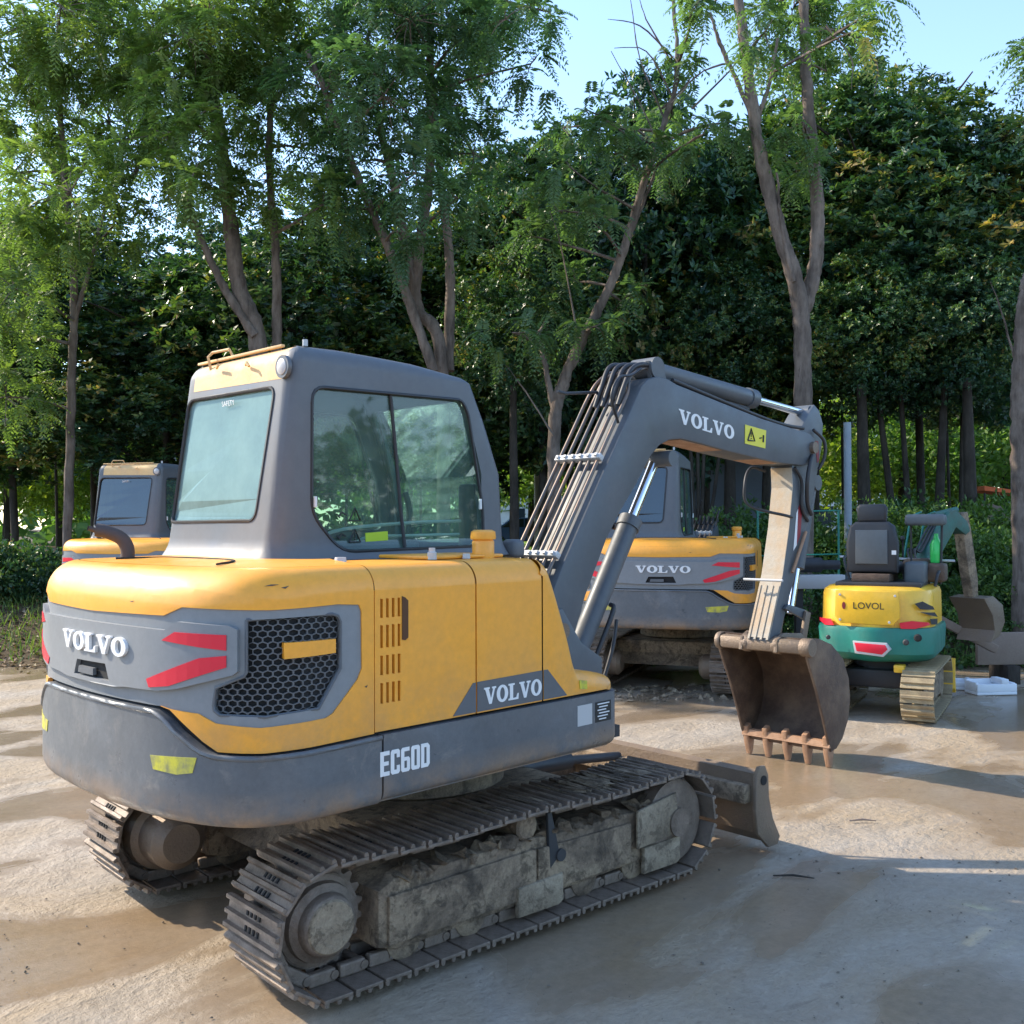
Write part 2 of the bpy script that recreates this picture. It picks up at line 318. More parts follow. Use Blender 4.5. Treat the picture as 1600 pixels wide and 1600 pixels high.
def smooth_path(P,n=6):
    P=[Vector(p) for p in P]; Q=[P[0]*2-P[1]]+P+[P[-1]*2-P[-2]]; out=[]
    for i in range(1,len(Q)-2):
        for k in range(n):
            u=k/n;a,b,c,d=Q[i-1],Q[i],Q[i+1],Q[i+2]
            out.append(.5*((2*b)+(-a+c)*u+(2*a-5*b+4*c-d)*u*u+(-a+3*b-3*c+d)*u**3))
    out.append(P[-1]); return out

# --- patches: 2-D polygons (with holes) cut into small facets and laid on a curved wall
def patch(mb,poly,mapf,off=0,thick=.01,cuts=(),holes=(),mi=None):
    loops=[[Vector((p[0],p[1],0)) for p in poly]]+[[Vector((p[0],p[1],0)) for p in h] for h in holes]
    flatv=[v for l in loops for v in l]
    tri=tessellate_polygon(loops)
    bm=bmesh.new(); vs=[bm.verts.new(v) for v in flatv]
    for t in tri:
        try: bm.faces.new([vs[i] for i in t])
        except ValueError: pass
    for ax,vals in cuts:
        for c in vals:
            no=(1,0,0) if ax==0 else (0,1,0); co=(c,0,0) if ax==0 else (0,c,0)
            bmesh.ops.bisect_plane(bm,geom=bm.verts[:]+bm.edges[:]+bm.faces[:],plane_co=co,plane_no=no,dist=1e-5)
    bm.verts.index_update()
    n=len(bm.verts); pts=[(v.co.x,v.co.y) for v in bm.verts]
    V=[mapf(a,b,off) for a,b in pts]; fs=[[v.index for v in f.verts] for f in bm.faces]
    if thick:
        V+=[mapf(a,b,off-thick) for a,b in pts]
        for e in bm.edges:
            if len(e.link_faces)==1: i,j=e.verts[0].index,e.verts[1].index; fs.append([i,j,j+n,i+n])
    bm.free(); mb.add(V,fs,mi)
def frange(a,b,st):
    n=int(round((b-a)/st)); return [a+i*st for i in range(n+1)]

# ------------------------------------------------------------------ lettering
SER={'V':([(0,1),(0,.9),(.1,.88),(.42,0),(.62,0),(.9,.88),(1,.9),(1,1),(.66,1),(.66,.9),(.76,.88),(.57,.3),(.38,.88),(.46,.9),(.46,1)],1.0),
     'L':([(0,0),(.86,0),(.9,.36),(.8,.36),(.68,.12),(.4,.1),(.4,.88),(.54,.9),(.54,1),(0,1),(0,.9),(.13,.88),(.13,.12),(0,.1)],.9)}
def oval(cx,cy,rx,ry,n=20): return [(cx+rx*math.cos(2*PI*k/n),cy+ry*math.sin(2*PI*k/n)) for k in range(n)]
def serif_word(word,x0,y0,x1,y1):
    """list of (outline, holes) filling the box"""
    adv={'V':.98,'O':1.0,'L':.92}; tot=sum(adv[c] for c in word); sx=(x1-x0)/tot; out=[]; x=x0; h=y1-y0
    for c in word:
        if c=='O': out.append(([(x+p[0]*sx,y0+p[1]*h) for p in oval(.5,.5,.47,.52)],[[(x+p[0]*sx,y0+p[1]*h) for p in oval(.5,.5,.2,.37)]]))
        else: out.append(([(x+p[0]*sx*.96,y0+p[1]*h) for p in SER[c][0]],[]))
        x+=adv[c]*sx
    return out
def _oct(x0,y0,x1,y1,c,d): return [(x0+c,y0),(x1-c,y0),(x1,y0+d),(x1,y1-d),(x1-c,y1),(x0+c,y1),(x0,y1-d),(x0,y0+d)]
BLK={'E':([(0,0),(1,0),(1,.17),(.38,.17),(.38,.42),(.9,.42),(.9,.58),(.38,.58),(.38,.83),(1,.83),(1,1),(0,1)],[]),
 'C':([(.15,0),(.85,0),(1,.08),(1,.34),(.66,.34),(.66,.17),(.38,.17),(.38,.83),(.66,.83),(.66,.66),(1,.66),(1,.92),(.85,1),(.15,1),(0,.92),(0,.08)],[]),
 '6':([(.15,0),(.85,0),(1,.08),(1,.52),(.85,.60),(.36,.60),(.36,.84),(.95,.84),(.95,1),(.15,1),(0,.92),(0,.08)],[[(.36,.15),(.66,.15),(.66,.45),(.36,.45)]]),
 '0':(_oct(0,0,1,1,.15,.08),[[(.36,.16),(.64,.16),(.64,.84),(.36,.84)]]),
 'D':([(0,0),(.78,0),(1,.12),(1,.88),(.78,1),(0,1)],[[(.36,.16),(.64,.16),(.64,.84),(.36,.84)]])}
def block_word(word,x0,y0,x1,y1,gap=.22):
    n=len(word); cw=(x1-x0)/(n+gap*(n-1)); h=y1-y0; out=[]
    for i,c in enumerate(word):
        x=x0+i*cw*(1+gap); T=lambda pl:[(x+a*cw,y0+b*h) for a,b in pl]; out.append((T(BLK[c][0]),[T(q) for q in BLK[c][1]]))
    return out
def text_polys_obj(txt,size,name,mat,parent,xf,ext=.002):
    cu=bpy.data.curves.new('lettering','FONT'); cu.body=txt; cu.size=size; cu.extrude=ext; cu.align_x='CENTER'; cu.align_y='CENTER'
    t=bpy.data.objects.new('tmp',cu); COL.objects.link(t); dg=bpy.context.evaluated_depsgraph_get(); me=bpy.data.meshes.new_from_object(t.evaluated_get(dg))
    bpy.data.objects.remove(t); me.transform(xf); me.name=name; return link(name,me,mat,parent)

# ================================================================== EXCAVATOR
UROT=Matrix.Rotation(R(4.12),4,'Z')
CP=[(-1.15,-.92),(-1.30,-.905),(-1.42,-.855),(-1.50,-.76),(-1.56,-.62),(-1.60,-.45),(-1.622,-.22),(-1.63,0)]
OUT=cat_pts([(.9,-.92),(-.3,-.92)]+CP+[(x,-y) for x,y in CP[:-1][::-1]]+[(-.3,.92),(.9,.92)],6)
_seg=np.hypot(*(OUT[1:]-OUT[:-1]).T); SS=np.concatenate([[0],np.cumsum(_seg)]); SS=SS[-1]/2-SS   # decreasing: right positive
_si=SS[::-1]; _ox=OUT[::-1,0]; _oy=OUT[::-1,1]
S0=1.1868
def sx(x): return S0+(-1.15-x)*-1 if False else S0+(x+1.15)
def hull_pt(s):
    x=float(np.interp(s,_si,_ox)); y=float(np.interp(s,_si,_oy)); e=.01
    dx=float(np.interp(s+e,_si,_ox)-np.interp(s-e,_si,_ox)); dy=float(np.interp(s+e,_si,_oy)-np.interp(s-e,_si,_oy)); l=math.hypot(dx,dy)
    return x,y,dy/l,-dx/l      # outward normal
def side_r(s): 
    k=min(1,max(0,(1.2-abs(s))/.6)); return .095+.055*k
ZT=1.628
def hull(s,z,off=0):
    x,y,nx,ny=hull_pt(s); r=side_r(s); zr=ZT-r
    if z>zr: u=min(1,(z-zr)/r); ins=r*(1-math.sqrt(max(0,1-u*u))); zz=zr+r*u+ (off*u)
    else: ins=0; zz=z
    o=off*(1 if z<=zr else math.sqrt(max(0,1-((z-zr)/r)**2)))-ins
    return Vector((x+nx*o,y+ny*o,zz))
def belt(s,z,off=0):
    x,y,nx,ny=hull_pt(s); zb=.725; r=.055; ins=0
    if z<zb+r: u=(zb+r-z)/r; ins=r*(1-math.sqrt(max(0,1-min(1,u)**2)))
    return Vector((x+nx*(off-ins),y+ny*(off-ins),z))
SCUT=[(0,[v for v in frange(-1.4,1.4,.05)])]
ZC=(1,[1.50,1.53,1.555,1.575,1.59,1.605,1.617,1.624])
def mir(pl): return [(-a,b) for a,b in pl][::-1]
BND=[(0,1.451),(.348,1.456),(.516,1.458),(.607,1.491),(.959,1.484),(1.21,1.492),(1.307,1.485),(1.318,1.46),(1.320,1.25),(1.30,1.21),(1.19,1.10),(1.16,1.088),(.918,1.078),(.754,1.092),(.684,1.121),(.548,1.127),(.497,1.134)]
SEAM=[(.548,1.125),(.705,1.025),(.764,.994),(.934,.990),(1.375,1.0)]
GR=[(.869,1.451),(1.19,1.458),(1.215,1.449),(1.226,1.429),(1.226,1.259),(1.132,1.125),(.934,1.114),(.770,1.120),(.748,1.135),(.745,1.154),(.754,1.215),(.861,1.257),(.869,1.27)]
XF=UROT
def build_excavator():
    root=empty('excavator')
    # ---- dark inner core behind the panel gaps
    q=MB()
    core=[(float(a),float(b)) for a,b in OUT[2:-2]]; cx=[(x*.985+.0,y*.975) for x,y in core if x<=-.02]
    q.prism(cx,.80,1.56,'z')
    q.box((-.03,-.86,.80),(.40,-.40,1.04)); q.box((-.03,-.86,1.0),(.12,-.40,1.38))
    q.build('inner_body',M['dark'],root,XF)
    # ---- tail hood (yellow)
    half=[(0,1.6279)]+[]
    y=MB(); pl=BND+SEAM+[(1.375,ZT-.0002)]+[(0,ZT-.0002)]
    left=mir(pl)
    patch(y,pl,hull,0,.02,SCUT+[ZC]); patch(y,left,hull,0,.02,SCUT+[ZC])
    # top deck: inner fan
    ring=[hull(s,ZT,0) for s in frange(-1.375,1.375,.055)]
    base=len(y.v); cen=Vector((-.75,0,ZT+.012)); mid=[p.lerp(cen,.35)+Vector((0,0,.010)) for p in ring]; mid2=[p.lerp(Vector((-.5,0,ZT)),.85) for p in ring]
    nR=len(ring); y.add(ring+mid+mid2,[(i,i+1,nR+i+1,nR+i) for i in range(nR-1)]+[(nR+i,nR+i+1,2*nR+i+1,2*nR+i) for i in range(nR-1)]+[list(range(2*nR,3*nR))])
    hood=y.build('tail_hood',M['yellow'],root,XF,sm=32)
    for pl in ([(.93,1.566),(.955,1.572),(.985,1.571),(.96,1.567)],[(.99,1.560),(1.02,1.566),(1.005,1.556)],[(.30,1.50),(.335,1.503),(.32,1.498)],[(1.33,1.18),(1.345,1.186),(1.34,1.176)]):
        t=MB(); patch(t,pl,hull,.0012,.0005,SCUT); t.build('paint_chip',M['rust'],hood,XF)
    t=MB(); t.tube(smooth_path([(-1.40,-.55,ZT+.008),(-1.22,-.35,ZT+.014),(-1.2,.2,ZT+.014),(-1.35,.4,ZT+.01)],5),.0045,5,mi=0); t.build('hood_joint',M['dark'],hood,XF)
    # ---- grey tail panel
    g=MB(); pg=BND+[(.497,1.132),(0,1.132)]
    pr=[(max(a,0),b) for a,b in pg]
    patch(g,pr,hull,-.006,.03,SCUT,holes=[GR]); patch(g,mir(pr),hull,-.006,.03,SCUT,holes=[mir(GR)])
    tp=g.build('tail_panel',M['panelgrey'],root,XF,sm=30)
    d=MB(); DO=[(0,1.412),(.37,1.410),(.535,1.408),(.60,1.440),(.81,1.432),(.842,1.42),(.842,1.275),(.825,1.262),(.60,1.205),(.50,1.190),(.30,1.186),(.22,1.178),(0,1.178)]
    HO=[(-.10,1.255),(-.13,1.195),(.18,1.195),(.15,1.258)]
    full=DO+mir(DO)[0:]
    fullp=[p for p in DO]+[p for p in mir(DO)]
    # one loop: right side down, then left side up
    loop=[p for p in DO if p[0]>0]+[(0,1.178)]+[(-a,b) for a,b in reversed([p for p in DO if p[0]>0])]+[(0,1.412)]
    def door_map(s,z,o): return hull(s,z,o)
    patch(d,loop,door_map,.014,.025,SCUT,holes=[HO]); 
    dr=d.build('rear_door',M['panelgrey'],tp,XF,sm=30)
    h=MB(); patch(h,HO,hull,-.004,.01,SCUT); h.build('handle_recess',M['dark'],dr,XF)
    h=MB(); patch(h,[(-.075,1.232),(-.085,1.205),(.055,1.205),(.055,1.232)],hull,.016,.014,SCUT); h.build('door_handle',M['cabgrey'],dr,XF,sm=30)
    R1=[(.525,1.372),(.59,1.404),(.805,1.401),(.805,1.348),(.70,1.356)]; R3=[(.44,1.228),(.70,1.318),(.805,1.330),(.805,1.29),(.56,1.212),(.455,1.199)]
    for pl in (R1,R3,mir(R1),mir(R3)):
        h=MB(); patch(h,pl,hull,.0175,.003,SCUT); h.build('red_reflector',M['red'],tp,XF)
    h=MB()
    for pl,ho in serif_word('VOLVO',-.225,1.296,.325,1.366): patch(h,pl,hull,.026,.012,SCUT,holes=ho)
    h.build('lettering',M['white'],tp,XF)
    # ---- side grilles: dark pocket, hexagon mesh, yellow bar
    for sg in (1,-1):
        gp=GR if sg>0 else mir(GR)
        h=MB(); patch(h,gp,hull,-.05,.0,SCUT); pk=h.build('grille_pocket',M['dark'],root,XF)
        h=MB(); a=.0215; rr=a*.83
        from_poly=[Vector((p[0],p[1])) for p in gp]
        def inside(px,py):
            c=False; n=len(gp)
            for i in range(n):
                x1,y1=gp[i]; x2,y2=gp[(i+1)%n]
                if (y1>py)!=(y2>py) and px<(x2-x1)*(py-y1)/(y2-y1)+x1: c=not c
            return c
        dx=a*math.sqrt(3)*1.0; dz=a*1.5*.62; row=0; z=1.10
        while z<1.47:
            x=.72+(dx/2 if row%2 else 0)
            while x<1.25:
                X=sg*x
                if inside(X,z):
                    o_=[(X+a*math.sin(PI/3*k),z+a*.62*math.cos(PI/3*k)) for k in range(6)]; i_=[(X+rr*math.sin(PI/3*k),z+rr*.62*math.cos(PI/3*k)) for k in range(6)]
                    V=[hull(*p,-.016) for p in o_]+[hull(*p,-.016) for p in i_]+[hull(*p,-.026) for p in i_]
                    h.add(V,[(k,(k+1)%6,6+(k+1)%6,6+k) for k in range(6)]+[(6+k,6+(k+1)%6,12+(k+1)%6,12+k) for k in range(6)])
                x+=dx
            z+=dz; row+=1
        h.build('grille_mesh',M['mesh'],pk,XF)
        h=MB(); b=[(.996,1.368),(1.2,1.368),(1.2,1.318),(.998,1.312)]; patch(h,b if sg>0 else mir(b),hull,.004,.03,SCUT); h.build('grille_bar',M['yellow'],pk,XF)
        h=MB(); 
        ring=gp+[gp[0]]
        h.tube([hull(p[0],p[1],-.004) for p in ring],.006,6); h.build('grille_rim',M['cabgrey'],pk,XF,sm=50)
    # ---- right side doors
    def sidebox(name,x0,x1,parent,vents=False):
        b=MB(); r=.095; poly=[]; zc=ZT-r; z0=1.004
        hl=[]
        if vents:
            for iy,(za,zb) in enumerate(((1.502,1.428),(1.402,1.315),(1.288,1.213),(1.185,1.106))):
                for ix in range(4): xx=-.931+ix*.028; hl.append([(xx,za),(xx+.013,za-.002),(xx+.013,zb),(xx,zb+.002)])
        mp=lambda x,z,o:Vector((x,-.92-o,z))
        patch(b,[(x0,z0),(x1,z0),(x1,zc),(x0,zc)],mp,0,.02,holes=hl)
        ns=8; V=[]
        for xx in (x0,x1):
            for k in range(ns+1): t=PI/2*k/ns; V.append(Vector((xx,-.92+r*(1-math.cos(t)),zc+r*math.sin(t))))
            V.append(Vector((xx,-.50,ZT+.004))); V.append(Vector((xx,-.50,ZT-.03))); 
            for k in range(ns,-1,-1): t=PI/2*k/ns; V.append(Vector((xx,-.92+.02+r*(1-math.cos(t)),zc-.02+r*math.sin(t))))
        n=len(V)//2; b.add(V,[(k,k+1,n+k+1,n+k) for k in range(n-1)])
        return b.build(name,M['yellow'],parent,XF,sm=32)
    ed=sidebox('engine_door',-.957,-.438,root,True)
    h=MB(); h.prism([(-.827,1.506),(-.812,1.50),(-.797,1.488),(-.797,1.345),(-.812,1.336),(-.827,1.340)],-.921,-.9235); h.build('vent_scoop',flat('vent_dark_brown',(.10,.04,.012),.7),ed,XF)
    sidebox('side_door',-.430,-.036,root)
    # front cap: swept round edge along its sloping nose
    path=cat_pts([(-.05,ZT),(-.028,ZT),(-.01,1.622),(.03,1.592),(.065,1.53),(.12,1.40),(.175,1.26),(.222,1.125),(.26,1.105),(.36,1.088),(.45,1.066),(.482,1.045),(.49,1.012),(.49,1.0)],4)[1:]
    b=MB(); V=[]; ns=6; rows=[]
    for i,p in enumerate(path):
        a=path[max(i-1,0)]; c=path[min(i+1,len(path)-1)]; d_=(c-a)/max(1e-9,np.hypot(*(c-a))); nrm=np.array((d_[1],-d_[0]))
        if nrm[1]>0 or nrm[0]>0: nrm=-nrm
        r=.07; rows.append([Vector((p[0]+nrm[0]*r*(1-math.sin(t)),-.92+r*(1-math.cos(t)),p[1]+nrm[1]*r*(1-math.sin(t)))) for t in [PI/2*k/ns for k in range(ns+1)]]+[Vector((p[0],-.40,p[1]))])
    nn=ns+2; flat_v=[v for r_ in rows for v in r_]
    b.add(flat_v,[(i*nn+k,i*nn+k+1,(i+1)*nn+k+1,(i+1)*nn+k) for i in range(len(rows)-1) for k in range(nn-1)])
    pr=[(r_[0].x,r_[0].z) for r_ in rows]; pr=[p for i,p in enumerate(pr) if i==0 or math.hypot(p[0]-pr[i-1][0],p[1]-pr[i-1][1])>.004]
    pr=[(max(-.028,x),z) for x,z in pr if z>1.003]
    patch(b,[(-.028,1.004)]+pr+[(.41,1.004)],lambda x,z,o:Vector((x,-.92-o,z)),0,0)
    patch(b,[(-.028,1.004)]+[(float(p[0]),float(p[1])) for p in path if p[1]>1.003],lambda x,z,o:Vector((x,-.40-o,z)),0,0)
    cap=b.build('front_cover',M['yellow'],root,XF,sm=40)
    h=MB(); h.prism([(.215,1.068),(.268,1.060),(.270,1.02),(.218,1.028)],-.9205,-.923); h.build('small_sticker',M['haz'],cap,XF)
    # grey name strip low on the doors
    h=MB(); mp=lambda x,z,o:Vector((x,-.92-o,z))
    patch(h,[(-.565,1.010),(-.453,1.131),(-.438,1.131),(-.438,1.010)],mp,.0025,.002); patch(h,[(-.430,1.010),(-.430,1.132),(-.036,1.139),(-.036,1.010)],mp,.0025,.002); patch(h,[(-.026,1.010),(-.026,1.139),(.0,1.139),(.13,1.010)],mp,.0025,.002)
    ns_=h.build('name_strip',M['cabgrey'],root,XF)
    h=MB()
    for pl,ho in serif_word('VOLVO',-.393,1.034,-.040,1.104): patch(h,pl,mp,.005,.002,holes=ho)
    h.build('lettering',M['white'],ns_,XF)
    # cap latch bits, filler, knobs on the deck
    h=MB(); h.lathe([(.050,0),(.050,.075),(.044,.085)],(-.0,-.66,ZT),'z',24); h.lathe([(.056,.085),(.058,.095),(.055,.12),(.04,.128)],(0,-.66,ZT),'z',24)
    h.build('fuel_filler',M['yellow'],root,XF@Matrix.Translation((-.14,0,0)),sm=40)
    for kp,kx,ky in (([(.02,0),(.02,.03),(.014,.034),(.014,.05)],-.48,-.70),([(.025,0),(.022,.018)],-.88,-.6),([(.018,0),(.016,.022)],-.30,-.72)):
        h=MB(); h.lathe(kp,(kx,ky,ZT+.004),'z',12); h.build('deck_knob',M['pale'],root,XF,sm=40)
    h=MB(); h.box((-.50,-.70,ZT+.004),(-.05,-.36,ZT+.02),bev=.006); h.build('deck_flap',M['yellow'],root,XF,sm=40)
    # exhaust
    h=MB(); ep=smooth_path([(-1.28,.44,ZT-.01),(-1.28,.44,ZT+.05),(-1.30,.455,ZT+.095),(-1.35,.485,ZT+.125),(-1.39,.51,ZT+.135)],4)
    h.tube(ep,.030,16,cap=False); h.tube(ep,.025,16,cap=False); h.build('exhaust_pipe',paint('exhaust_black',(.06,.05,.05),.6,.5,(.14,.09,.07)),root,XF,sm=60)
    # ---- left side body under the cab
    h=MB()
    patch(h,[(-1.377,ZT-.0002),(-2.10,ZT-.0002),(-2.10,1.004),(-1.377,1.004)],hull,0,.02,[ZC]); h.build('side_body',M['yellow'],root,XF,sm=32)
    # ---- counterweight + side skirt
    TOPB=[(0,1.122),(.480,1.120),(.53,1.097),(.60,1.05),(.700,.998),(.76,.984),(.934,.979),(1.40,.990)]
    h=MB(); cw=TOPB+[(1.40,.7251),(0,.7251)]; cut=SCUT+[(1,[.733,.742,.752,.765,.78])]
    patch(h,cw,belt,.014,.05,cut); patch(h,mir(cw),belt,.014,.05,cut)
    o2=[belt(s,.7251,.014) for s in frange(-1.40,1.40,.07)]; n=len(o2); h.add(o2,[list(range(n))])
    cwo=h.build('counterweight',M['grey'],root,XF,sm=30)
    # bright rolled lip along its top edge
    h=MB(); lip=[belt(s,float(np.interp(abs(s),[p[0] for p in TOPB],[p[1] for p in TOPB]))-.006,.012) for s in frange(-1.39,1.39,.03)]; h.tube(lip,.010,6); h.build('counterweight_lip',M['grey'],cwo,XF,sm=60)
    for sg in (1,-1):
        HZ=[(.462,.958),(.69,.972),(.672,.918),(.60,.905),(.48,.910)]
        h=MB(); patch(h,HZ if sg>0 else mir(HZ),belt,.0165,.002,SCUT); h.build('worn_sticker',M['haz'],cwo,XF)
    h=MB(); r=.06
    def skirt(s,z,off=0):   # s runs along +x then turns round the front corner
        x=s; ins=0; zb=.735; rr=.05
        if z<zb+rr: u=(zb+rr-z)/rr; ins=rr*(1-math.sqrt(max(0,1-min(1,u)**2)))
        o=off-ins; L0=.43
        if x<=L0: return Vector((x,-.92-o,z))
        t=(x-L0)/r
        if t<PI/2: return Vector((L0+(r+o)*math.sin(t),-.92+r-(r+o)*math.cos(t),z))
        return Vector((L0+r+o,-.92+r+(x-L0-r*PI/2),z))
    cs=[(0,[.43+.012*k for k in range(9)]),(1,[.745,.755,.765,.785])]
    patch(h,[(-.926,.7351),(-.926,.992),(.95,.992),(.95,.7351)],skirt,.014,.04,cs)
    h.box((-.92,-.90,.735),(.44,-.2,.775))
    sk=h.build('side_skirt',M['grey'],root,XF,sm=30)
    h=MB()
    for pl,ho in block_word('EC60D',-.945,.838,-.702,.930,.14): patch(h,pl,skirt,.017,.002,holes=ho)
    h.build('lettering',M['white'],sk,XF)
    h=MB(); patch(h,[(.185,.955),(.287,.955),(.287,.862),(.185,.862)],skirt,.0165,.002); h.build('pale_plate',M['pale'],sk,XF)
    h=MB(); patch(h,[(.312,.955),(.425,.955),(.425,.862),(.312,.862)],skirt,.0162,.002); pb=h.build('data_sticker',M['ink'],sk,XF)
    h=MB()
    for k in range(6): patch(h,[(.325+.01*(k%2),.943-k*.014),(.41-.012*(k%3),.943-k*.014),(.41-.012*(k%3),.948-k*.014),(.325+.01*(k%2),.948-k*.014)],skirt,.0190,.002)
    h.build('data_lines',M['white'],pb,XF)
    h=MB(); patch(h,[(-2.9,.7351),(-2.9,.992),(-1.41,.992),(-1.41,.7351)],belt,.014,.04,[(1,[.745,.755,.77])]); h.build('left_skirt'.replace('left_','cab_side_'),M['grey'],root,XF,sm=30)
    # deck underneath, turntable
    h=MB(); dk=[(float(a)*.97,float(b)*.95) for a,b in OUT[2:-2] if a<-.02]+[(.42,.85),(.42,.85)]; 
    dk=[(x,y_) for x,y_ in [(float(a)*.97,float(b)*.95) for a,b in OUT[2:-2]] if x<-.02]
    h.prism(dk,.745,.80,'z'); h.box((-.03,-.85,.745),(.6,.85,.80)); h.build('deck_frame',M['black'],root,XF)
    h=MB(); h.lathe([(.42,.50),(.46,.52),(.46,.60),(.40,.62),(.40,.75)],(0,0,0),'z',40); h.build('turntable',M['mud'],root,XF,sm=40)
    # ---- cab
    def xr(z): return -.888+.125*min(1,(z-1.62)/.94)
    def xf(z): return float(np.interp(z,[.95,1.62,2.05,2.33,2.50,2.7],[.66,.592,.566,.450,.36,.30]))
    def yr(z): return -.100+.01*(z-1.62)
    def yl(z): return .90-.02*(z-1.62)
    W,D=1.45,.99; rc=.075; a1=PI/2*rc
    per=[W-2*rc,a1,D-2*rc,a1,W-2*rc,a1,D-2*rc,a1]
    # s=0 at right side rear end, running forward; wraps: front corner, front, left, rear
    def plan(s):
        s=s%sum(per); x=y=0
        k=0
        while s>per[k]: s-=per[k]; k+=1
        t=s/rc
        if k==0: return rc+s,0
        if k==1: return W-rc+rc*math.sin(t),rc-rc*math.cos(t)
        if k==2: return W,rc+s
        if k==3: return W-rc+rc*math.cos(t),D-rc+rc*math.sin(t)
        if k==4: return W-rc-s,D
        if k==5: return rc-rc*math.sin(t),D-rc+rc*math.cos(t)
        if k==6: return 0,D-rc-s
        return rc-rc*math.cos(t),rc-rc*math.sin(t)
    TOT=sum(per); ZR=2.600; rz=.085
    def roofz(x): return float(np.interp(x,[-.9,-.7,-.42,.1,.256,.36,.5],[2.592,2.60,2.606,2.585,2.562,2.53,2.49]))
    def cabm(s,z,off=0):
        px,py=plan(s); e=.004; p1=plan(s+e); p0=plan(s-e+TOT); dx,dy=p1[0]-p0[0],p1[1]-p0[1]; l=math.hypot(dx,dy) or 1; nx,ny=dy/l,-dx/l
        zt=z; ins=0
        X=xr(z)+(xf(z)-xr(z))*px/W; 
        if z>ZR-rz:
            u=min(1,(z-(ZR-rz))/rz); ins=rz*(1-math.sqrt(max(0,1-u*u))); zt=(ZR-rz)+(roofz(X)-(ZR-rz))*u
        o=off*(1 if z<=ZR-rz else max(.0,1-((z-(ZR-rz))/rz)**2))-ins
        Y=yr(z)+(yl(z)-yr(z))*py/D
        if z<1.72 and z>1.0: o+=.035*((1.72-z)/.1)**2 if (z>1.62) else 0
        return Vector((X+nx*o,Y+ny*o,zt))
    def sR(x,z): return (x-xr(z))/(xf(z)-xr(z))*W-rc
    sB0=sum(per[:6])        # rear wall start (left end)
    def sB(y_,z): return sB0+(D-rc-(y_-yr(z))/(yl(z)-yr(z))*D)
    def rnd(pl,r=.05,n=4):
        out=[]; m_=len(pl)
        for i in range(m_):
            a,b_,c=Vector(pl[i-1]),Vector(pl[i]),Vector(pl[(i+1)%m_]); d1=(a-b_).normalized(); d2=(c-b_).normalized(); rr=min(r,(a-b_).length*.45,(c-b_).length*.45)
            for k in range(n+1): u=k/n; p=(b_+d1*rr)*(1-u)**2+b_*2*u*(1-u)+(b_+d2*rr)*u*u; out.append((p.x,p.y))
        return out
    WR=rnd([(-.665,2.41),(.262,2.428),(.305,2.36),(.405,1.86),(.405,1.72),(.335,1.668),(-.51,1.655),(-.672,1.83)],.07)
    WRs=[(sR(x,z),z) for x,z in WR]
    WBy=rnd([(.820,2.415),(.025,2.408),(.065,1.800),(.872,1.797)],.055); WBs=[(sB(a,z),z) for a,z in WBy]
    cutc=[(1,[1.625,1.64,1.66,1.68,1.70,1.72,1.9,2.05,2.2,2.33,2.42,2.515,2.53,2.545,2.56,2.572,2.582,2.590,2.596])]
    csS=[(0,[-.05+.012*k for k in range(1,6)]+[W-2*rc+.02*k for k in range(0,7)]+[sum(per[:3])+.02*k for k in range(7)]+[sum(per[:5])+.02*k for k in range(7)]+[sB0+.2,sB0+.5,sum(per[:7])]+[sum(per[:7])+.02*k for k in range(7)]+[.3,.6,.9])]
    c=MB(); th=.045
    sEnd=sum(per[:1])+.05
    patch(c,[(-.06,1.62),(W-2*rc+.06,1.62),(W-2*rc+.06,ZR-.0005),(-.06,ZR-.0005)],cabm,0,th,cutc+csS,holes=[WRs])
    # rear (grey below the roof band)
    patch(c,[(sB0-.05,1.62),(TOT-.06,1.62),(TOT-.06,2.6-.0005),(TOT-.115,2.6-.0005),(TOT-.115,2.44),(sB0+.03,2.455),(sB0+.03,2.5995),(sB0-.05,2.5995)],cabm,0,th,cutc+csS,holes=[WBs])
    # left side with a door window, front frame
    sL0=sum(per[:4]); WL=rnd([(sL0+.1,2.42),(sL0+1.1,2.42),(sL0+1.15,1.75),(sL0+.02,1.75)],.06)
    patch(c,[(sL0-.06,1.62),(sB0-.05,1.62),(sB0-.05,2.5995),(sL0-.06,2.5995)],cabm,0,th,cutc+csS,holes=[WL])
    sF0=sum(per[:2]); WF=rnd([(sF0+.03,2.44),(sF0+.82,2.44),(sF0+.82,1.68),(sF0+.03,1.68)],.05)
    patch(c,[(W-2*rc+.06,1.62),(sL0-.06,1.62),(sL0-.06,2.5995),(W-2*rc+.06,2.5995)],cabm,0,th,cutc+csS,holes=[WF])
    cab=c.build('cab',M['cabgrey'],root,XF,sm=35)
    # lower cab body in front of the deck
    h=MB(); h.box((-.0,-.10,.80),(.60,.885,1.62),bev=.05); h.build('cab_floor_body',M['cabgrey'],root,XF,sm=40)
    h=MB(); patch(h,[(sB0+.03,2.455),(TOT-.115,2.44),(TOT-.115,2.5995),(sB0+.03,2.5995)],cabm,.001,.03,cutc+csS)
    # roof skin
    ringr=[cabm(TOT*k/96,ZR,0) for k in range(96)]; cen=Vector((-.2,.4,2.607)); n=96
    inn=[p.lerp(Vector((cen.x,cen.y,roofz(p.x)+.006)),.12) for p in ringr]
    c2=MB(); c2.add(ringr+inn,[(k,(k+1)%n,n+(k+1)%n,n+k) for k in range(n)]); c2.build('roof_rim',M['cabgrey'],cab,XF,sm=35)
    h.add(inn,[list(range(n))])
    h.build('roof_cover',M['sunlit_roofdust'],cab,XF,sm=35)
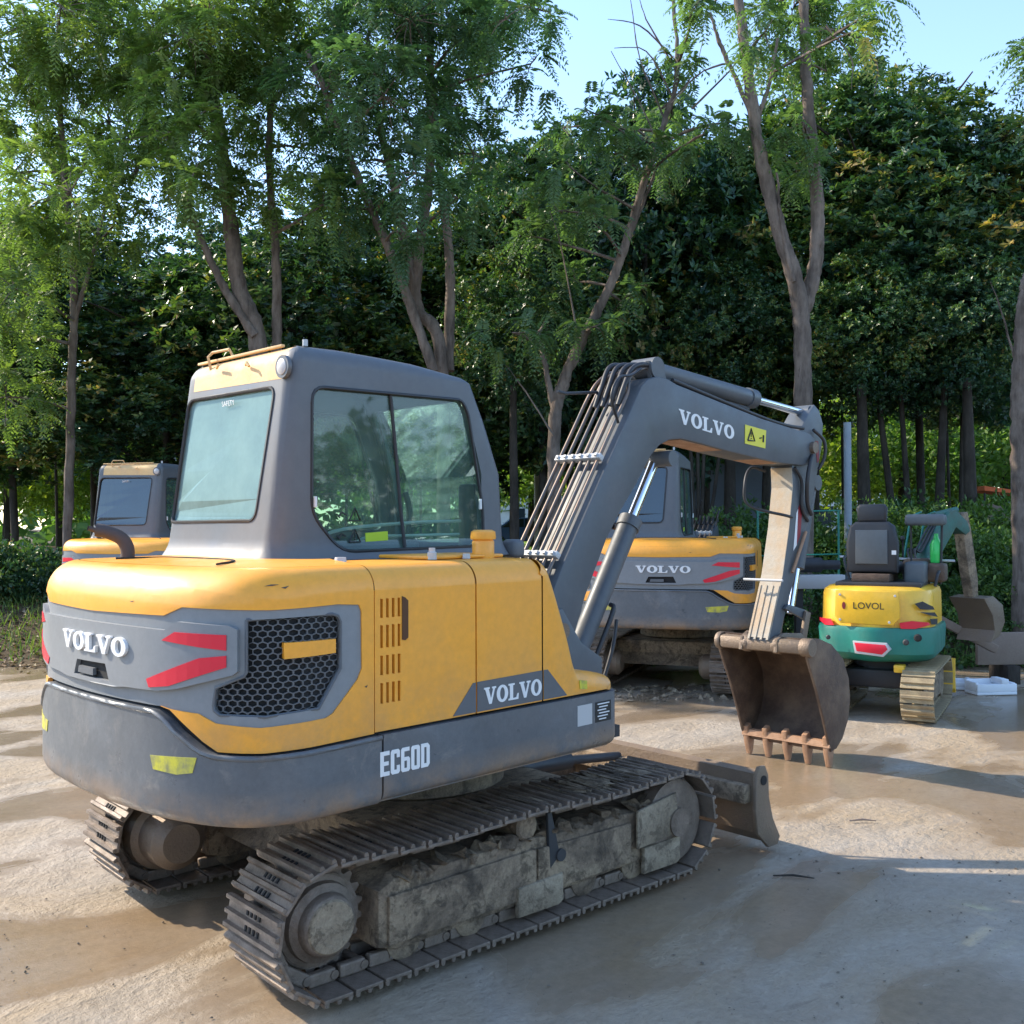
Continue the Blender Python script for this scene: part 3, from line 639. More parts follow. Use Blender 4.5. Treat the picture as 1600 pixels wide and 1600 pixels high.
    h=MB(); h.box((-.735,.05,2.598),(-.715,.82,2.611),bev=.003); h.tube([(-.745,.66,2.54),(-.765,.66,2.62),(-.74,.66,2.645),(-.74,.50,2.642),(-.72,.50,2.61)],.007,6); h.tube([(-.78,.55,2.55),(-.80,.50,2.56)],.007,6); h.tube([(-.78,.28,2.535),(-.80,.24,2.54),(-.80,.22,2.52)],.007,6); h.build('roof_hinge',M['sunlit_roofdust'],cab,XF,sm=40)
    h=MB(); h.lathe([(.052,0),(.052,-.02),(.040,-.02)],(-.775,-.045,2.49),'x',24); rg=h.build('lamp_ring',M['cabgrey'],cab,XF,sm=40)
    h=MB(); h.lathe([(.040,-.001),(.036,-.023),(.02,-.030)],(-.775,-.045,2.49),'x',20); h.build('work_lamp',M['pale'],cab,XF,sm=40)
    h=MB(); h.cyl((-.66,-.03,2.60),(-.66,-.03,2.63),.012,10); h.build('roof_bolt',M['pale'],cab,XF)
    # glass
    h=MB(); patch(h,[(a,b) for a,b in WRs],cabm,-.018,.004,cutc); sg_=h.build('side_window',M['glass'],cab,XF)
    h=MB(); patch(h,WBs,cabm,-.014,.004,cutc); rg_=h.build('rear_window',M['rearglass'],cab,XF)
    h=MB(); patch(h,WL,cabm,-.02,.004,cutc); h.build('door_window',M['doorglass'],cab,XF)
    h=MB(); patch(h,WF,cabm,-.02,.004,cutc); h.build('windscreen',M['glass'],cab,XF)
    for nm,pl in (('window_seal',WRs),('window_seal',WBs),('window_seal',WL),('window_seal',WF)):
        h=MB(); h.tube([cabm(a,b,-.002) for a,b in pl+[pl[0]]],.009,6); h.build(nm,M['black'],cab,XF,sm=60)
    h=MB(); h.tube([cabm(sR(x,z),z,-.012) for x,z in ((-.203,2.415),(-.185,2.25),(-.167,2.08),(-.145,1.85),(-.13,1.662))],.0095,6); h.build('window_divider',M['black'],sg_,XF,sm=60)
    h=MB(); h.prism([(-.36,1.742),(-.225,1.750),(-.222,1.706),(-.357,1.70)],-.084,-.0815); h.build('lime_sticker',flat('lime_sticker_ink',(.45,.62,.02),.5),sg_,XF)
    def tri(mb,x,z,s_,y_,xfm=None):
        mb.tube([(x-s_,y_,z-s_*.85),(x+s_,y_,z-s_*.85),(x,y_,z+s_),(x-s_,y_,z-s_*.85)],s_*.16,4); mb.tube([(x,y_,z+s_*.45),(x,y_,z-s_*.25)],s_*.10,4); mb.tube([(x,y_,z-s_*.42),(x,y_,z-s_*.58)],s_*.11,4)
    h=MB()
    for zz in (1.828,1.728):
        tri(h,-.425,zz,.032,-.089); h.tube([(-.52,-.089,zz-.01),(-.50,-.089,zz+.012),(-.478,-.089,zz)],.005,4); h.tube([(-.53,-.089,zz+.004),(-.51,-.089,zz-.014)],.004,4)
    h.build('warning_decal',M['ink'],sg_,XF)
    h=MB(); h.box((-.668,-.118,1.86),(-.655,-.104,1.91),bev=.003); h.box((.365,-.118,1.86),(.378,-.104,1.915),bev=.003); h.build('window_latch',M['white'],sg_,XF)
    text_polys_obj('SAFETY',.035,'window_lettering',M['white'],rg_,XF@Matrix.Translation((-.838+.045,.42,2.365))@Matrix.Rotation(R(-7.6),4,'Y')@Matrix.Rotation(-PI/2,4,'Z')@Matrix.Rotation(PI/2,4,'X'),.0005)
    # interior
    h=MB(); h.box((-.50,.22,1.30),(.02,.72,1.50),bev=.05); h.box((-.62,.24,1.45),(-.46,.70,2.05),M4=Matrix.Rotation(R(-4),4,'Y'),bev=.06); h.box((-.66,.33,2.06),(-.56,.61,2.25),bev=.04); h.build('driver_seat',M['seatm'],root,XF,sm=50)
    h=MB(); h.box((-.5,.04,1.3),(.10,.18,1.72),bev=.04); h.tube(smooth_path([(.06,.12,1.7),(.09,.13,1.85),(.07,.14,1.95)],4),.016,8); h.box((.40,.02,1.62),(.50,.10,2.0),bev=.02); h.build('console',M['black'],root,XF,sm=50)
    h=MB(); h.tube(smooth_path([(-.58,.06,1.70),(-.40,.04,1.76),(.0,.035,1.79),(.36,.03,1.80)],4),.009,6); h.tube(smooth_path([(-.36,.06,1.66),(-.25,.05,1.72),(.0,.045,1.725),(.36,.04,1.73)],4),.008,6); h.build('inner_rail',M['pale'],root,XF,sm=60)
    # right front mirror / small bracket beside the A pillar
    h=MB(); h.box((.60,-.14,1.60),(.69,-.03,1.70),bev=.025); h.build('front_bracket',M['cabgrey'],root,XF,sm=50)
    # ---- boom
    yb0,yb1=-.20,.04
    BO=[(.74,1.12),(.80,1.34),(.94,1.575),(1.27,2.06),(1.607,2.549),(1.66,2.625),(1.73,2.675),(1.83,2.700),(1.94,2.695),(2.03,2.672),(2.5,2.607),(3.08,2.528),(3.5,2.490),(3.76,2.468),(3.84,2.435),(3.87,2.37),(3.85,2.29),(3.78,2.235),(3.65,2.218),(3.36,2.221),(3.10,2.235),(2.66,2.270),(2.247,2.312),(2.08,2.325),(1.95,2.312),(1.84,2.27),(1.75,2.20),(1.60,2.02),(1.445,1.856),(1.312,1.690),(1.12,1.37),(1.0,1.10)]
    h=MB(); h.prism(BO,yb0,yb1,'y',bev=.012); boom=h.build('boom',M['boom'],root,XF,sm=35)
    h=MB()
    for pl,ho in serif_word('VOLVO',0,0,.655,.092):
        f_=lambda a,b,o:Vector((2.045+a,yb0-o,2.425+b-.107*a))
        patch(h,pl,f_,.003,.002,holes=ho)
    h.build('lettering',M['white'],boom,XF)
    h=MB(); h.prism([(2.836,2.470),(3.117,2.447),(3.104,2.318),(2.832,2.338)],yb0-.0015,yb0-.004); st=h.build('warning_sticker',M['sticker'],boom,XF)
    h=MB(); tri(h,2.91,2.40,.045,yb0-.005); h.tube([(3.02,yb0-.005,2.385),(3.05,yb0-.005,2.39)],.006,4); h.tube([(3.07,yb0-.005,2.36),(3.075,yb0-.005,2.41)],.008,4); h.build('warning_sign',M['ink'],st,XF)
    h=MB(); h.prism([(2.08,2.3245),(3.30,2.2225),(3.30,2.2180),(2.08,2.3200)],yb0+.02,yb1-.02); h.build('rust_patch',M['tooth'],boom,XF)
    # cable along the top edge
    h=MB(); h.tube(smooth_path([(2.02,-.17,2.70),(2.5,-.17,2.63),(3.1,-.17,2.545),(3.45,-.17,2.510),(3.72,-.17,2.505)],4),.014,8); h.tube(smooth_path([(2.02,-.12,2.71),(2.5,-.12,2.64),(3.1,-.12,2.555),(3.5,-.12,2.52)],4),.012,8); h.build('top_hose',M['hose'],boom,XF,sm=60)
    # steel pipes on the back of the boom, clamps, hoses over the hump
    bk=lambda t:(.80+(1.60-.80)*t,1.365+(2.54-1.365)*t)
    for k in range(6):
        yy=-.165+.062*k; off=.052
        nx,nz=-.826,.563
        pts=[(x+nx*off,yy,z+nz*off) for x,z in (bk(-.05),bk(.0),bk(.4),bk(.8),bk(1.0))]
        h=MB(); h.tube(smooth_path(pts+[(1.66+nx*.04,yy*.8,2.68),(1.78,yy*.8,2.755),(1.90,yy*.8,2.745)],4),.0115,8); h.build('hydraulic_pipe',M['pipe'],boom,XF,sm=60)
    for t in (.18,.66):
        x,z=bk(t); h=MB(); T=Matrix.Translation((x,-.01,z))@Matrix.Rotation(math.atan2(.826,.563)-PI/2*0,4,'Y')
        T=Matrix.Translation((x-.826*.058,-.015,z+.563*.058))@Matrix.Rotation(-math.atan2(2.54-1.365,.8),4,'Y')
        h.box((-.018,-.175,-.022),(.018,.175,.022),T,bev=.006)
        for k in range(6): h.lathe([(.011,.020),(.009,.034)],(0,0,0),'z',8) if False else h.box((-.009,-.15+.06*k-.009,.02),(.009,-.15+.06*k+.009,.034),T)
        h.build('pipe_clamp',M['pale'],boom,XF,sm=40)
    h=MB()
    for k in range(4):
        yy=-.14+.06*k; h.tube(smooth_path([(1.50,yy,2.50),(1.55,yy-.01,2.62),(1.64,yy,2.735+.008*k),(1.76,yy,2.775+.004*k),(1.88,yy,2.76)],5),.016,8)
    h.tube(smooth_path([(1.40,-.22,2.38),(1.30,-.25,2.52),(1.38,-.24,2.64),(1.55,-.2,2.68),(1.7,-.16,2.74)],6),.009,6)
    h.tube([(1.05,-.05,2.55),(1.16,-.02,2.55),(1.55,.05,2.60)],.010,6)
    h.build('hump_hoses',M['hose'],boom,XF,sm=60)
    # arm cylinder on top
    h=MB(); a=Vector((1.87,-.08,2.762)); e=Vector((3.90,-.08,2.640)); g_=a.lerp(e,.625)
    h.cyl(a,g_,.062,24); h.lathe([(.07,-.09),(.07,.09)],a,'y',20); h.cyl(a.lerp(e,.585),a.lerp(e,.63),.070,24); ac=h.build('arm_cylinder',M['boom'],root,XF,sm=40)
    h=MB(); h.cyl(g_,e,.030,20); h.build('cylinder_rod',M['chrome'],ac,XF,sm=60)
    h=MB(); h.lathe([(.055,-.06),(.055,.06)],e,'y',20); h.build('rod_eye',M['boom'],ac,XF,sm=40)
    h=MB(); h.tube([a+Vector((.1,0,-.075)),g_+Vector((-.05,0,-.075))],.012,8); h.prism([(1.82,2.68),(1.79,2.80),(1.93,2.80),(2.0,2.66)],-.155,-.13); h.prism([(1.82,2.68),(1.79,2.80),(1.93,2.80),(2.0,2.66)],-.03,-.005); h.build('cylinder_bracket',M['boom'],ac,XF,sm=40)
    # boom cylinder
    h=MB(); a=Vector((1.13,-.08,.96)); e=Vector((1.955,-.08,2.195)); g_=a.lerp(e,.675)
    h.cyl(a,g_,.064,24); h.cyl(a.lerp(e,.645),a.lerp(e,.69),.074,24); h.lathe([(.07,-.08),(.07,.08)],a,'y',20); bc=h.build('boom_cylinder',M['boom'],root,XF,sm=40)
    h=MB(); h.cyl(g_,e,.034,20); h.build('cylinder_rod',M['chrome'],bc,XF,sm=60)
    h=MB(); h.lathe([(.05,-.14),(.05,.14)],e,'y',20); h.build('rod_eye',M['boom'],bc,XF,sm=40)
    h=MB(); h.tube(smooth_path([a+Vector((.12,-.085,.05)),a+Vector((.2,-.10,.20)),a+Vector((.28,-.09,.32)),a+Vector((.30,-.05,.34))],5),.015,8); h.tube(smooth_path([a+Vector((.18,-.09,-.10)),a+Vector((.26,-.10,.10)),a+Vector((.32,-.08,.25))],5),.012,8); h.build('cylinder_hose',M['hose'],bc,XF,sm=60)
    # swing post
    h=MB(); h.prism([(.60,.72),(.62,1.05),(.70,1.32),(.86,1.32),(1.02,1.12),(1.20,1.02),(1.20,.86),(.95,.72)],-.26,.10,bev=.02); h.lathe([(.11,.62),(.11,1.16)],(.66,-.08,0),'z',24); h.build('swing_post',M['boom'],root,XF,sm=40)
    h=MB(); h.lathe([(.045,-.30),(.045,.14)],(.82,0,1.20),'y',16); h.build('boom_pin',M['steel'],root,XF,sm=40)
    # ---- arm
    ay0,ay1=-.17,.01
    AR=[(3.62,2.44),(3.80,2.615),(3.90,2.70),(3.98,2.66),(4.04,2.56),(4.02,2.40),(3.97,2.25),(3.80,1.80),(3.60,1.42),(3.40,1.06),(3.345,.95),(3.33,.88),(3.28,.85),(3.22,.87),(3.20,.94),(3.40,1.40),(3.50,1.75),(3.56,2.05),(3.54,2.28)]
    h=MB(); h.prism(AR,ay0,ay1,'y',bev=.010); arm=h.build('arm',M['boom'],root,XF,sm=35)
    h=MB(); h.prism([(3.204,.955),(3.404,1.40),(3.504,1.75),(3.561,2.05),(3.548,2.20),(3.542,2.20),(3.553,2.05),(3.497,1.752),(3.397,1.402),(3.197,.957)],ay0+.003,ay1-.003); h.build('sunlit_dusty_face',M['sunlit_armdust'],arm,XF)  # paler strip over the rear face, sunlight and dust in its colour
    h=MB()
    for yy in (-.155,-.105,-.055,-.005):
        h.box((0,yy-.008,0),(.012,yy+.008,.42),Matrix.Translation((3.185,0,.945))@Matrix.Rotation(math.atan2(.2,.445),4,'Y'))
    h.build('arm_rib',M['sunlit_armdust'],arm,XF)
    h=MB(); h.prism([(3.63,1.90),(3.70,1.98),(3.66,1.70),(3.60,1.62)],ay0-.0015,ay0-.003); h.prism([(3.90,2.42),(3.95,2.42),(3.965,2.27),(3.93,2.25)],ay0-.0015,ay0-.003); h.build('maroon_stripe',M['maroon'],arm,XF)
    h=MB(); h.prism([(3.60,1.86),(3.625,1.89),(3.60,1.62),(3.55,1.58)],ay0-.0015,ay0-.003); h.build('white_stripe',M['white'],arm,XF)
    h=MB(); c0=Vector((3.44,ay1-.06,1.98)); h.tube(smooth_path([(3.50,ay1+.02,2.18),(3.36,ay1+.06,2.20),(3.26,ay1+.05,2.08),(3.28,ay1+.03,1.92),(3.42,ay0-.02,1.84),(3.52,ay0-.01,1.83)],6),.011,8)
    h.tube(smooth_path([(3.55,ay0-.02,2.20),(3.65,ay0-.02,2.10),(3.66,ay0-.015,1.9),(3.76,ay0-.012,1.80)],6),.013,8); h.tube(smooth_path([(3.78,ay0-.04,2.30),(3.70,ay0-.06,2.22),(3.66,ay0-.06,2.08),(3.72,ay0-.03,1.93),(3.80,ay0-.02,1.85)],6),.016,8)
    h.tube(smooth_path([(3.84,ay0-.02,2.50),(3.95,ay0-.05,2.42),(3.96,ay0-.05,2.3),(3.92,ay0-.02,2.2)],6),.013,8)
    h.build('arm_hoses',M['hose'],arm,XF,sm=60)
    h=MB(); h.tube([(3.71,ay0-.02,1.72),(3.50,ay0-.02,1.42)],.012,8); h.build('arm_pipe',M['tooth'],arm,XF,sm=60)
    h=MB(); h.tube([(3.27,-.24,1.37),(3.27,.08,1.37)],.010,8); h.build('arm_bracket',M['pale'],arm,XF,sm=60)
    h=MB(); h.lathe([(.045,-.23),(.045,.07)],(3.80,0,2.36),'y',20); h.build('boom_tip_pin',M['steel'],boom,XF,sm=40)
    # bucket cylinder + links
    h=MB(); a=Vector((3.99,-.08,2.10)); e=Vector((3.66,-.08,1.10)); g_=a.lerp(e,.66); h.cyl(a,g_,.055,20); h.lathe([(.06,-.07),(.06,.07)],a,'y',20); kc=h.build('bucket_cylinder',M['boom'],root,XF,sm=40)
    h=MB(); h.cyl(g_,e,.028,16); h.build('cylinder_rod',M['chrome'],kc,XF,sm=60)
    for yy in (-.20,.015):
        h=MB(); h.prism([(3.38,1.16),(3.42,1.19),(3.69,1.13),(3.70,1.08),(3.66,1.06)],yy,yy+.025,bev=.004); h.build('link_arm',M['boom'],root,XF,sm=40)
        h=MB(); h.prism([(3.64,1.13),(3.71,1.11),(3.62,.86),(3.55,.87)],yy-.028,yy-.004,bev=.004); h.build('link_rod',M['steel'],root,XF,sm=40)
    # ---- bucket
    bu=empty('bucket'); bu.parent=root
    by0,by1=-.445,.285
    SP=[(3.20,.93),(3.27,.97),(3.42,.955),(3.60,.90),(3.78,.78),(3.87,.62),(3.89,.46),(3.85,.31),(3.76,.19),(3.66,.13),(3.59,.13),(3.55,.19),(3.48,.36),(3.38,.58),(3.26,.80)]
    shell=[(3.27,.965),(3.42,.950),(3.60,.895),(3.775,.775),(3.865,.62),(3.885,.46),(3.845,.315),(3.755,.195),(3.66,.135),(3.585,.12)]
    h=MB(); ins=[(3.275,.940),(3.41,.925),(3.585,.872),(3.755,.76),(3.842,.613),(3.86,.46),(3.822,.328),(3.74,.215),(3.655,.158),(3.575,.142)]
    h.prism(shell+ins[::-1],by0+.002,by1-.002); sh=h.build('bucket_shell',M['rust'],bu,XF,sm=35)
    for yy in (by0,by1-.022):
        h=MB(); h.prism(SP,yy-.001 if yy<0 else yy+.001,yy+.021 if yy<0 else yy+.023,bev=.004); h.build('side_plate',M['rust'],bu,XF,sm=40)
    h=MB(); h.box((3.20,by0+.022,.855),(3.33,by1-.022,.955),bev=.03); h.build('top_beam',M['steel'],bu,XF,sm=40)
    for ya,yb_ in ((by0-.03,by0+.05),(-.235,-.175),(.015,.075),(by1-.03,by1+.01)):
        h=MB(); h.lathe([(.062,ya),(.066,ya+.01),(.066,yb_-.01),(.062,yb_)],(3.26,0,.905),'y',20); h.build('bucket_boss',M['steel'],bu,XF,sm=40)
    for yy in (-.235,.05):
        h=MB(); h.prism([(3.19,.86),(3.20,.95),(3.30,.99),(3.55,.97),(3.65,.90),(3.60,.86),(3.40,.90)],yy,yy+.03,bev=.004); h.build('bucket_ear',M['steel'],bu,XF,sm=40)
    h=MB(); h.prism([(3.555,.150),(3.565,.195),(3.60,.20),(3.64,.140)],by0+.001,by1-.001); h.build('cutting_lip',M['tooth'],bu,XF)
    for k in range(5):
        yy=by0+.035+k*(by1-by0-.07)/4; h=MB(); wd=.021
        h.prism([(3.55,.22),(3.60,.24),(3.66,.13),(3.635,.02),(3.62,-.002),(3.60,.0),(3.565,.10)],yy-wd,yy+wd,bev=.006); h.build('bucket_tooth',M['tooth'],bu,XF,sm=40)
    # ---- undercarriage
    xs,xi,zc=-1.025,.964,.292; RR=.232
    def tpath(t,Lt):   # centre line of shoe plate underside ; returns pos, tangent
        run=xi-xs; arc=PI*RR; s=t*(2*run+2*arc)
        if s<run: x=xs+s; k=s/run; sag=-.018*math.sin(PI*2*k)**2; return (x,zc+RR+sag),0
        s-=run
        if s<arc: a=s/RR; return (xi+RR*math.sin(a),zc+RR*math.cos(a)),a
        s-=arc
        if s<run: return (xi-s,zc-RR),PI
        s-=run; a=s/RR; return (xs-RR*math.sin(a),zc-RR*math.cos(a)),PI+a
    NS=41; Lt=2*(xi-xs)+2*PI*RR; pit=Lt/NS
    s_=MB(); hp=pit/2
    s_.box((-hp+.008,-.20,.0),(hp-.004,.20,.014),bev=.003)
    for xx in (-hp+.018,0.0,hp-.014): s_.prism([(xx-.012,.0138),(xx+.012,.0138),(xx+.007,.031),(xx-.007,.031)],-.199,.199,bev=.003)
    s_.box((-hp+.012,-.085,-.052),(hp-.006,-.050,-.0005),bev=.008); s_.box((-hp+.012,.050,-.052),(hp-.006,.085,-.0005),bev=.008)
    s_.cyl((-hp+.02,-.09,-.028),(-hp+.02,.09,-.028),.017,10)
    for yy in (-.03,-.008,.014,.036):
        for xx in (-.03,.032): pass
    shoe_me=None
    hm=MB()
    for yy in (-.045,-.015,.015,.045):
        for xx in (-.027,.030): hm.box((xx-.010,yy-.006,.0142),(xx+.010,yy+.006,.019))
    for side in (-1,1):
        yc=.76*side; tr=empty('track'); tr.parent=root
        for i in range(NS):
            (x,z),a=tpath((i+.5)/NS,Lt)
            if shoe_me is None:
                o=s_.build('track_shoe',M['shoe'],tr); shoe_me=o.data
                shoe_me.materials.append(M['dark']); n0=len(shoe_me.polygons); bm=bmesh.new(); bm.from_mesh(shoe_me); bv=[bm.verts.new(v) for v in hm.v]
                for f in hm.f: bm.faces.new([bv[i] for i in f]).material_index=1
                bm.to_mesh(shoe_me); bm.free()
            else: o=bpy.data.objects.new('track_shoe',shoe_me); COL.objects.link(o); o.parent=tr
            o.location=(x,yc,z); o.rotation_euler=(random.uniform(-.006,.006),a+random.uniform(-.02,.02),0)
        # sprocket, idler, rollers
        h=MB(); n=21; pr=[]
        for k in range(n*4): rr=.212 if k%4 in (1,2) else .186; t=2*PI*k/(n*4); pr.append((xs+rr*math.cos(t),zc+rr*math.sin(t)))
        h.prism(pr,yc-.022,yc+.022); h.lathe([(.175,-.05),(.175,.05)],(xs,yc,zc),'y',32); sp=h.build('sprocket',M['shoe'],tr,sm=40)
        h=MB(); o_=side*1
        h.lathe([(.176,yc+.04*o_),(.170,yc+.055*o_),(.150,yc+.06*o_),(.145,yc+.085*o_),(.118,yc+.10*o_),(.112,yc+.13*o_),(.100,yc+.14*o_)],(xs,0,zc),'y',32); h.build('hub_cover',M['shoe'],sp,sm=40)
        h=MB(); h.lathe([(.100,yc+.1405*o_),(.094,yc+.148*o_),(.05,yc+.152*o_)],(xs,0,zc),'y',28); h.build('hub_cap',M['mud2'],sp,sm=40)
        h=MB(); h.lathe([(.17,yc-.05*o_),(.165,yc-.14*o_),(.135,yc-.16*o_),(.13,yc-.30*o_),(.09,yc-.34*o_)],(xs,0,zc),'y',28); h.build('drive_motor',M['steel'],sp,sm=40)
        h=MB(); h.lathe([(.16,-.14),(.205,-.13),(.205,-.055),(.18,-.05),(.18,.05),(.205,.055),(.205,.13),(.16,.14)],(xi,yc,zc),'y',36); h.lathe([(.07,-.17),(.07,.17)],(xi,yc,zc),'y',20); h.build('idler_wheel',M['shoe'],tr,sm=40)
        for k in range(5):
            xx=-.66+k*.34; h=MB(); h.lathe([(.062,-.10),(.082,-.09),(.082,-.045),(.062,-.04),(.062,.04),(.082,.045),(.082,.09),(.062,.10)],(xx,yc,.135),'y',20); h.build('track_roller',M['mud'],tr,sm=40)
        h=MB(); h.lathe([(.05,-.12),(.062,-.11),(.062,.11),(.05,.12)],(-.02,yc,.455),'y',18); h.build('carrier_roller',M['mud'],tr,sm=40)
        # side frame: muddy box with plates
        h=MB(); ya,yb_=sorted((yc+.115*side,yc-.14*side))
        h.prism([(-.80,.14),(-.80,.36),(-.72,.395),(.02,.40),(.10,.39),(.60,.39),(.86,.37),(.86,.15),(.55,.135),(-.70,.11)],ya,yb_,bev=.015)
        fr=h.build('track_frame',M['mud'],tr,sm=40)
        pa,pb_=sorted((yc+.116*side,yc+.135*side)); 
        h=MB(); h.prism([(-.76,.145),(-.76,.335),(.02,.355),(.02,.15)],pa,pb_,bev=.006); h.build('frame_plate',M['mud'],fr,sm=40)
        h=MB(); h.prism([(.03,.15),(.03,.35),(.64,.345),(.64,.16)],pa,pb_,bev=.006); h.build('frame_plate',M['mud'],fr,sm=40)
        for xa in (-.10,.72):
            h=MB(); h.prism([(xa,.085),(xa,.21),(xa+.27,.22),(xa+.27,.10),(xa+.24,.085)],*sorted((yc+.12*side,yc+.15*side)),bev=.008); h.build('roller_guard',M['mud2'],fr,sm=40)
        h=MB(); h.prism([(.66,.22),(.66,.40),(.95,.44),(.97,.24)],*sorted((yc+.142*side,yc+.16*side)),bev=.006); h.build('idler_guard',M['mud2'],fr,sm=40)
        h=MB(); h.prism([(.10,.25),(.085,.50),(.11,.50),(.16,.30)],pa+.002*side,pb_+.002*side,bev=.004); h.lathe([(.028,0),(.028,.012*side)],(.16,pb_ if side>0 else pa,.30),'y',14); h.build('frame_lug',M['black'],fr,sm=40)
        # mud lumps caked on top of the frame
        h=MB()
        for k in range(46):
            x=random.uniform(-.75,.85); r=random.uniform(.015,.04); 
            me_=bmesh.new(); bmesh.ops.create_icosphere(me_,subdivisions=1,radius=r)
            for v in me_.verts: v.co=Vector((v.co.x*random.uniform(.8,1.6),v.co.y*random.uniform(.8,1.4),v.co.z*random.uniform(.5,1)))+Vector((x,yc+side*random.uniform(.02,.125),.385+random.uniform(-.01,.03)))
            me_.verts.index_update(); h.add([v.co.copy() for v in me_.verts],[[v.index for v in f.verts] for f in me_.faces]); me_.free()
        tag(h.build('caked_mud',M['mud'],fr,sm=80),kind='stuff')
        h=MB()
        for k in range(60):
            x=random.betavariate(3,2)*1.5-.5; r=random.uniform(.006,.020); me_=bmesh.new(); bmesh.ops.create_icosphere(me_,subdivisions=1,radius=r)
            for v in me_.verts: v.co=Vector((v.co.x*random.uniform(.8,1.6),v.co.y*random.uniform(.8,1.6),v.co.z*random.uniform(.4,.9)))+Vector((x,yc+random.uniform(-.17,.15),.545))
            me_.verts.index_update(); h.add([v.co.copy() for v in me_.verts],[[v.index for v in f.verts] for f in me_.faces]); me_.free()
        tag(h.build('mud_crumbs',M['mud'],tr,sm=80),kind='stuff')
    h=MB(); h.box((-.62,-.62,.34),(.62,.62,.50),bev=.03); h.prism([(-.75,.25),(-.55,.42),(-.3,.42),(-.5,.22)],-.62,.62); h.prism([(.4,.40),(.55,.42),(.8,.30),(.65,.22)],-.62,.62); h.build('centre_frame',M['mud'],root,sm=40)
    # mud lumps on the top run of the right track near the front
    # ---- dozer blade
    bl=empty('dozer_blade'); bl.parent=root
    h=MB(); PR=[(1.56,.44),(1.60,.455),(1.62,.38),(1.625,.28),(1.655,.16),(1.72,.06),(1.70,.04),(1.60,.11),(1.565,.24),(1.555,.34)]
    h.prism(PR,-.955,.955); h.build('blade_plate',M['steel'],bl,sm=35)
    for yy in (-.975,.950):
        h=MB(); h.prism([(1.55,.43),(1.58,.475),(1.63,.475),(1.66,.42),(1.665,.30),(1.70,.18),(1.765,.07),(1.74,.03),(1.66,.03),(1.56,.12),(1.54,.25)],yy,yy+.025,bev=.005); h.build('blade_end',M['steel'],bl,sm=40)
    h=MB(); h.lathe([(.026,0),(.026,-.003)],(1.61,-.977,.40),'y',16); h.build('blade_hole',M['dark'],bl)
    h=MB(); h.box((1.50,-.93,.28),(1.56,.93,.38),bev=.01); h.build('blade_tube',M['mud'],bl,sm=40)
    for yy in (-.42,.42):
        h=MB(); h.prism([(.55,.30),(.55,.40),(1.2,.36),(1.54,.33),(1.54,.18),(1.2,.24)],yy-.05,yy+.05,bev=.01); h.build('blade_arm',M['mud'],bl,sm=40)
    h=MB(); h.cyl((.55,0,.44),(1.1,0,.42),.05,16); h.cyl((1.1,0,.42),(1.53,0,.38),.026,12); h.build('blade_cylinder',M['black'],bl,sm=40)
    return root
EX=build_excavator()
tag(EX,'large yellow and grey excavator nearest the camera, rusty bucket on the ground','excavator','yellow and grey excavators parked in the yard')
def place_ex(px,depth,lx,ly,head,label):
    """put the copy so that its upper-frame point (lx,ly) stands at that column and distance; head = heading right of the view axis"""
    rz=YAW-R(head); base=rz-R(4.12); o=copy_tree(EX); p=gat(px,depth); c,s=math.cos(rz),math.sin(rz)
    o.location=(p.x-(lx*c-ly*s),p.y-(lx*s+ly*c),0); o.rotation_euler=(0,0,base); tag(o,label); return o
E2=place_ex(1028,10.15,-1.63,0,17,'yellow and grey excavator seen under the raised boom of the nearest one')
E3=place_ex(191,13.0,-.85,.43,17,'yellow and grey excavator showing only cab and hood behind the nearest one')
for e in (E2,E3):      # their booms are laid low in front of them
    Ay=UROT@Vector((0,1,0))
    def about(p,ang): p=UROT@Vector(p); return Matrix.Translation(p)@Matrix.Rotation(R(ang),4,Ay)@Matrix.Translation(-p)
    low=about((.82,0,1.2),39); fold=low@about((3.80,0,2.36),-62)
    for c in e.children_recursive:
        if c.name.startswith('rear_window'): c.material_slots[0].link='OBJECT'; c.material_slots[0].material=M['darkglass']
    for c in e.children:
        k=c.name.split('.')[0]
        if k in ('boom','arm_cylinder','rod_eye'): c.matrix_local=low
        elif k in ('arm','bucket','bucket_cylinder','link_arm','link_rod'): c.matrix_local=fold
        elif k=='boom_cylinder': c.matrix_local=about((1.13,0,.96),38)
#@@REST
# ================================================================== GROUND
RH=Vector((math.sin(YAW),-math.cos(YAW),0)); FH=Vector((math.cos(YAW),math.sin(YAW),0))
def V2(a,d,z=0): p=CAM+RH*a+FH*d; return Vector((p.x,p.y,z))
def sm(t): t=min(1,max(0,t)); return t*t*(3-2*t)
_rs=np.random.default_rng(3); _ph=_rs.uniform(0,6.28,12); _kx=_rs.uniform(.4,2.6,12); _ky=_rs.uniform(.4,2.6,12)
def wob(x,y): return float(sum(math.sin(_kx[i]*x+_ky[i]*y*(1 if i%2 else -1)+_ph[i]) for i in range(12))/12)
def edge_d(a): return 12.55+.25*math.sin(a*.9)+.12*math.sin(a*2.7+1)
def bank_z(a,d):
    e=edge_d(a); H=.72+.36*sm((a-1.5)/3.0)-.12*sm((-a-4)/4)
    w_=3.2-1.2*sm((a-1)/3); z=H*sm((d-e)/w_)
    return z+.05*wob(a*1.3,d*1.3)*sm((d-e)/.6)+.03*sm((d-e)/.15)-.03
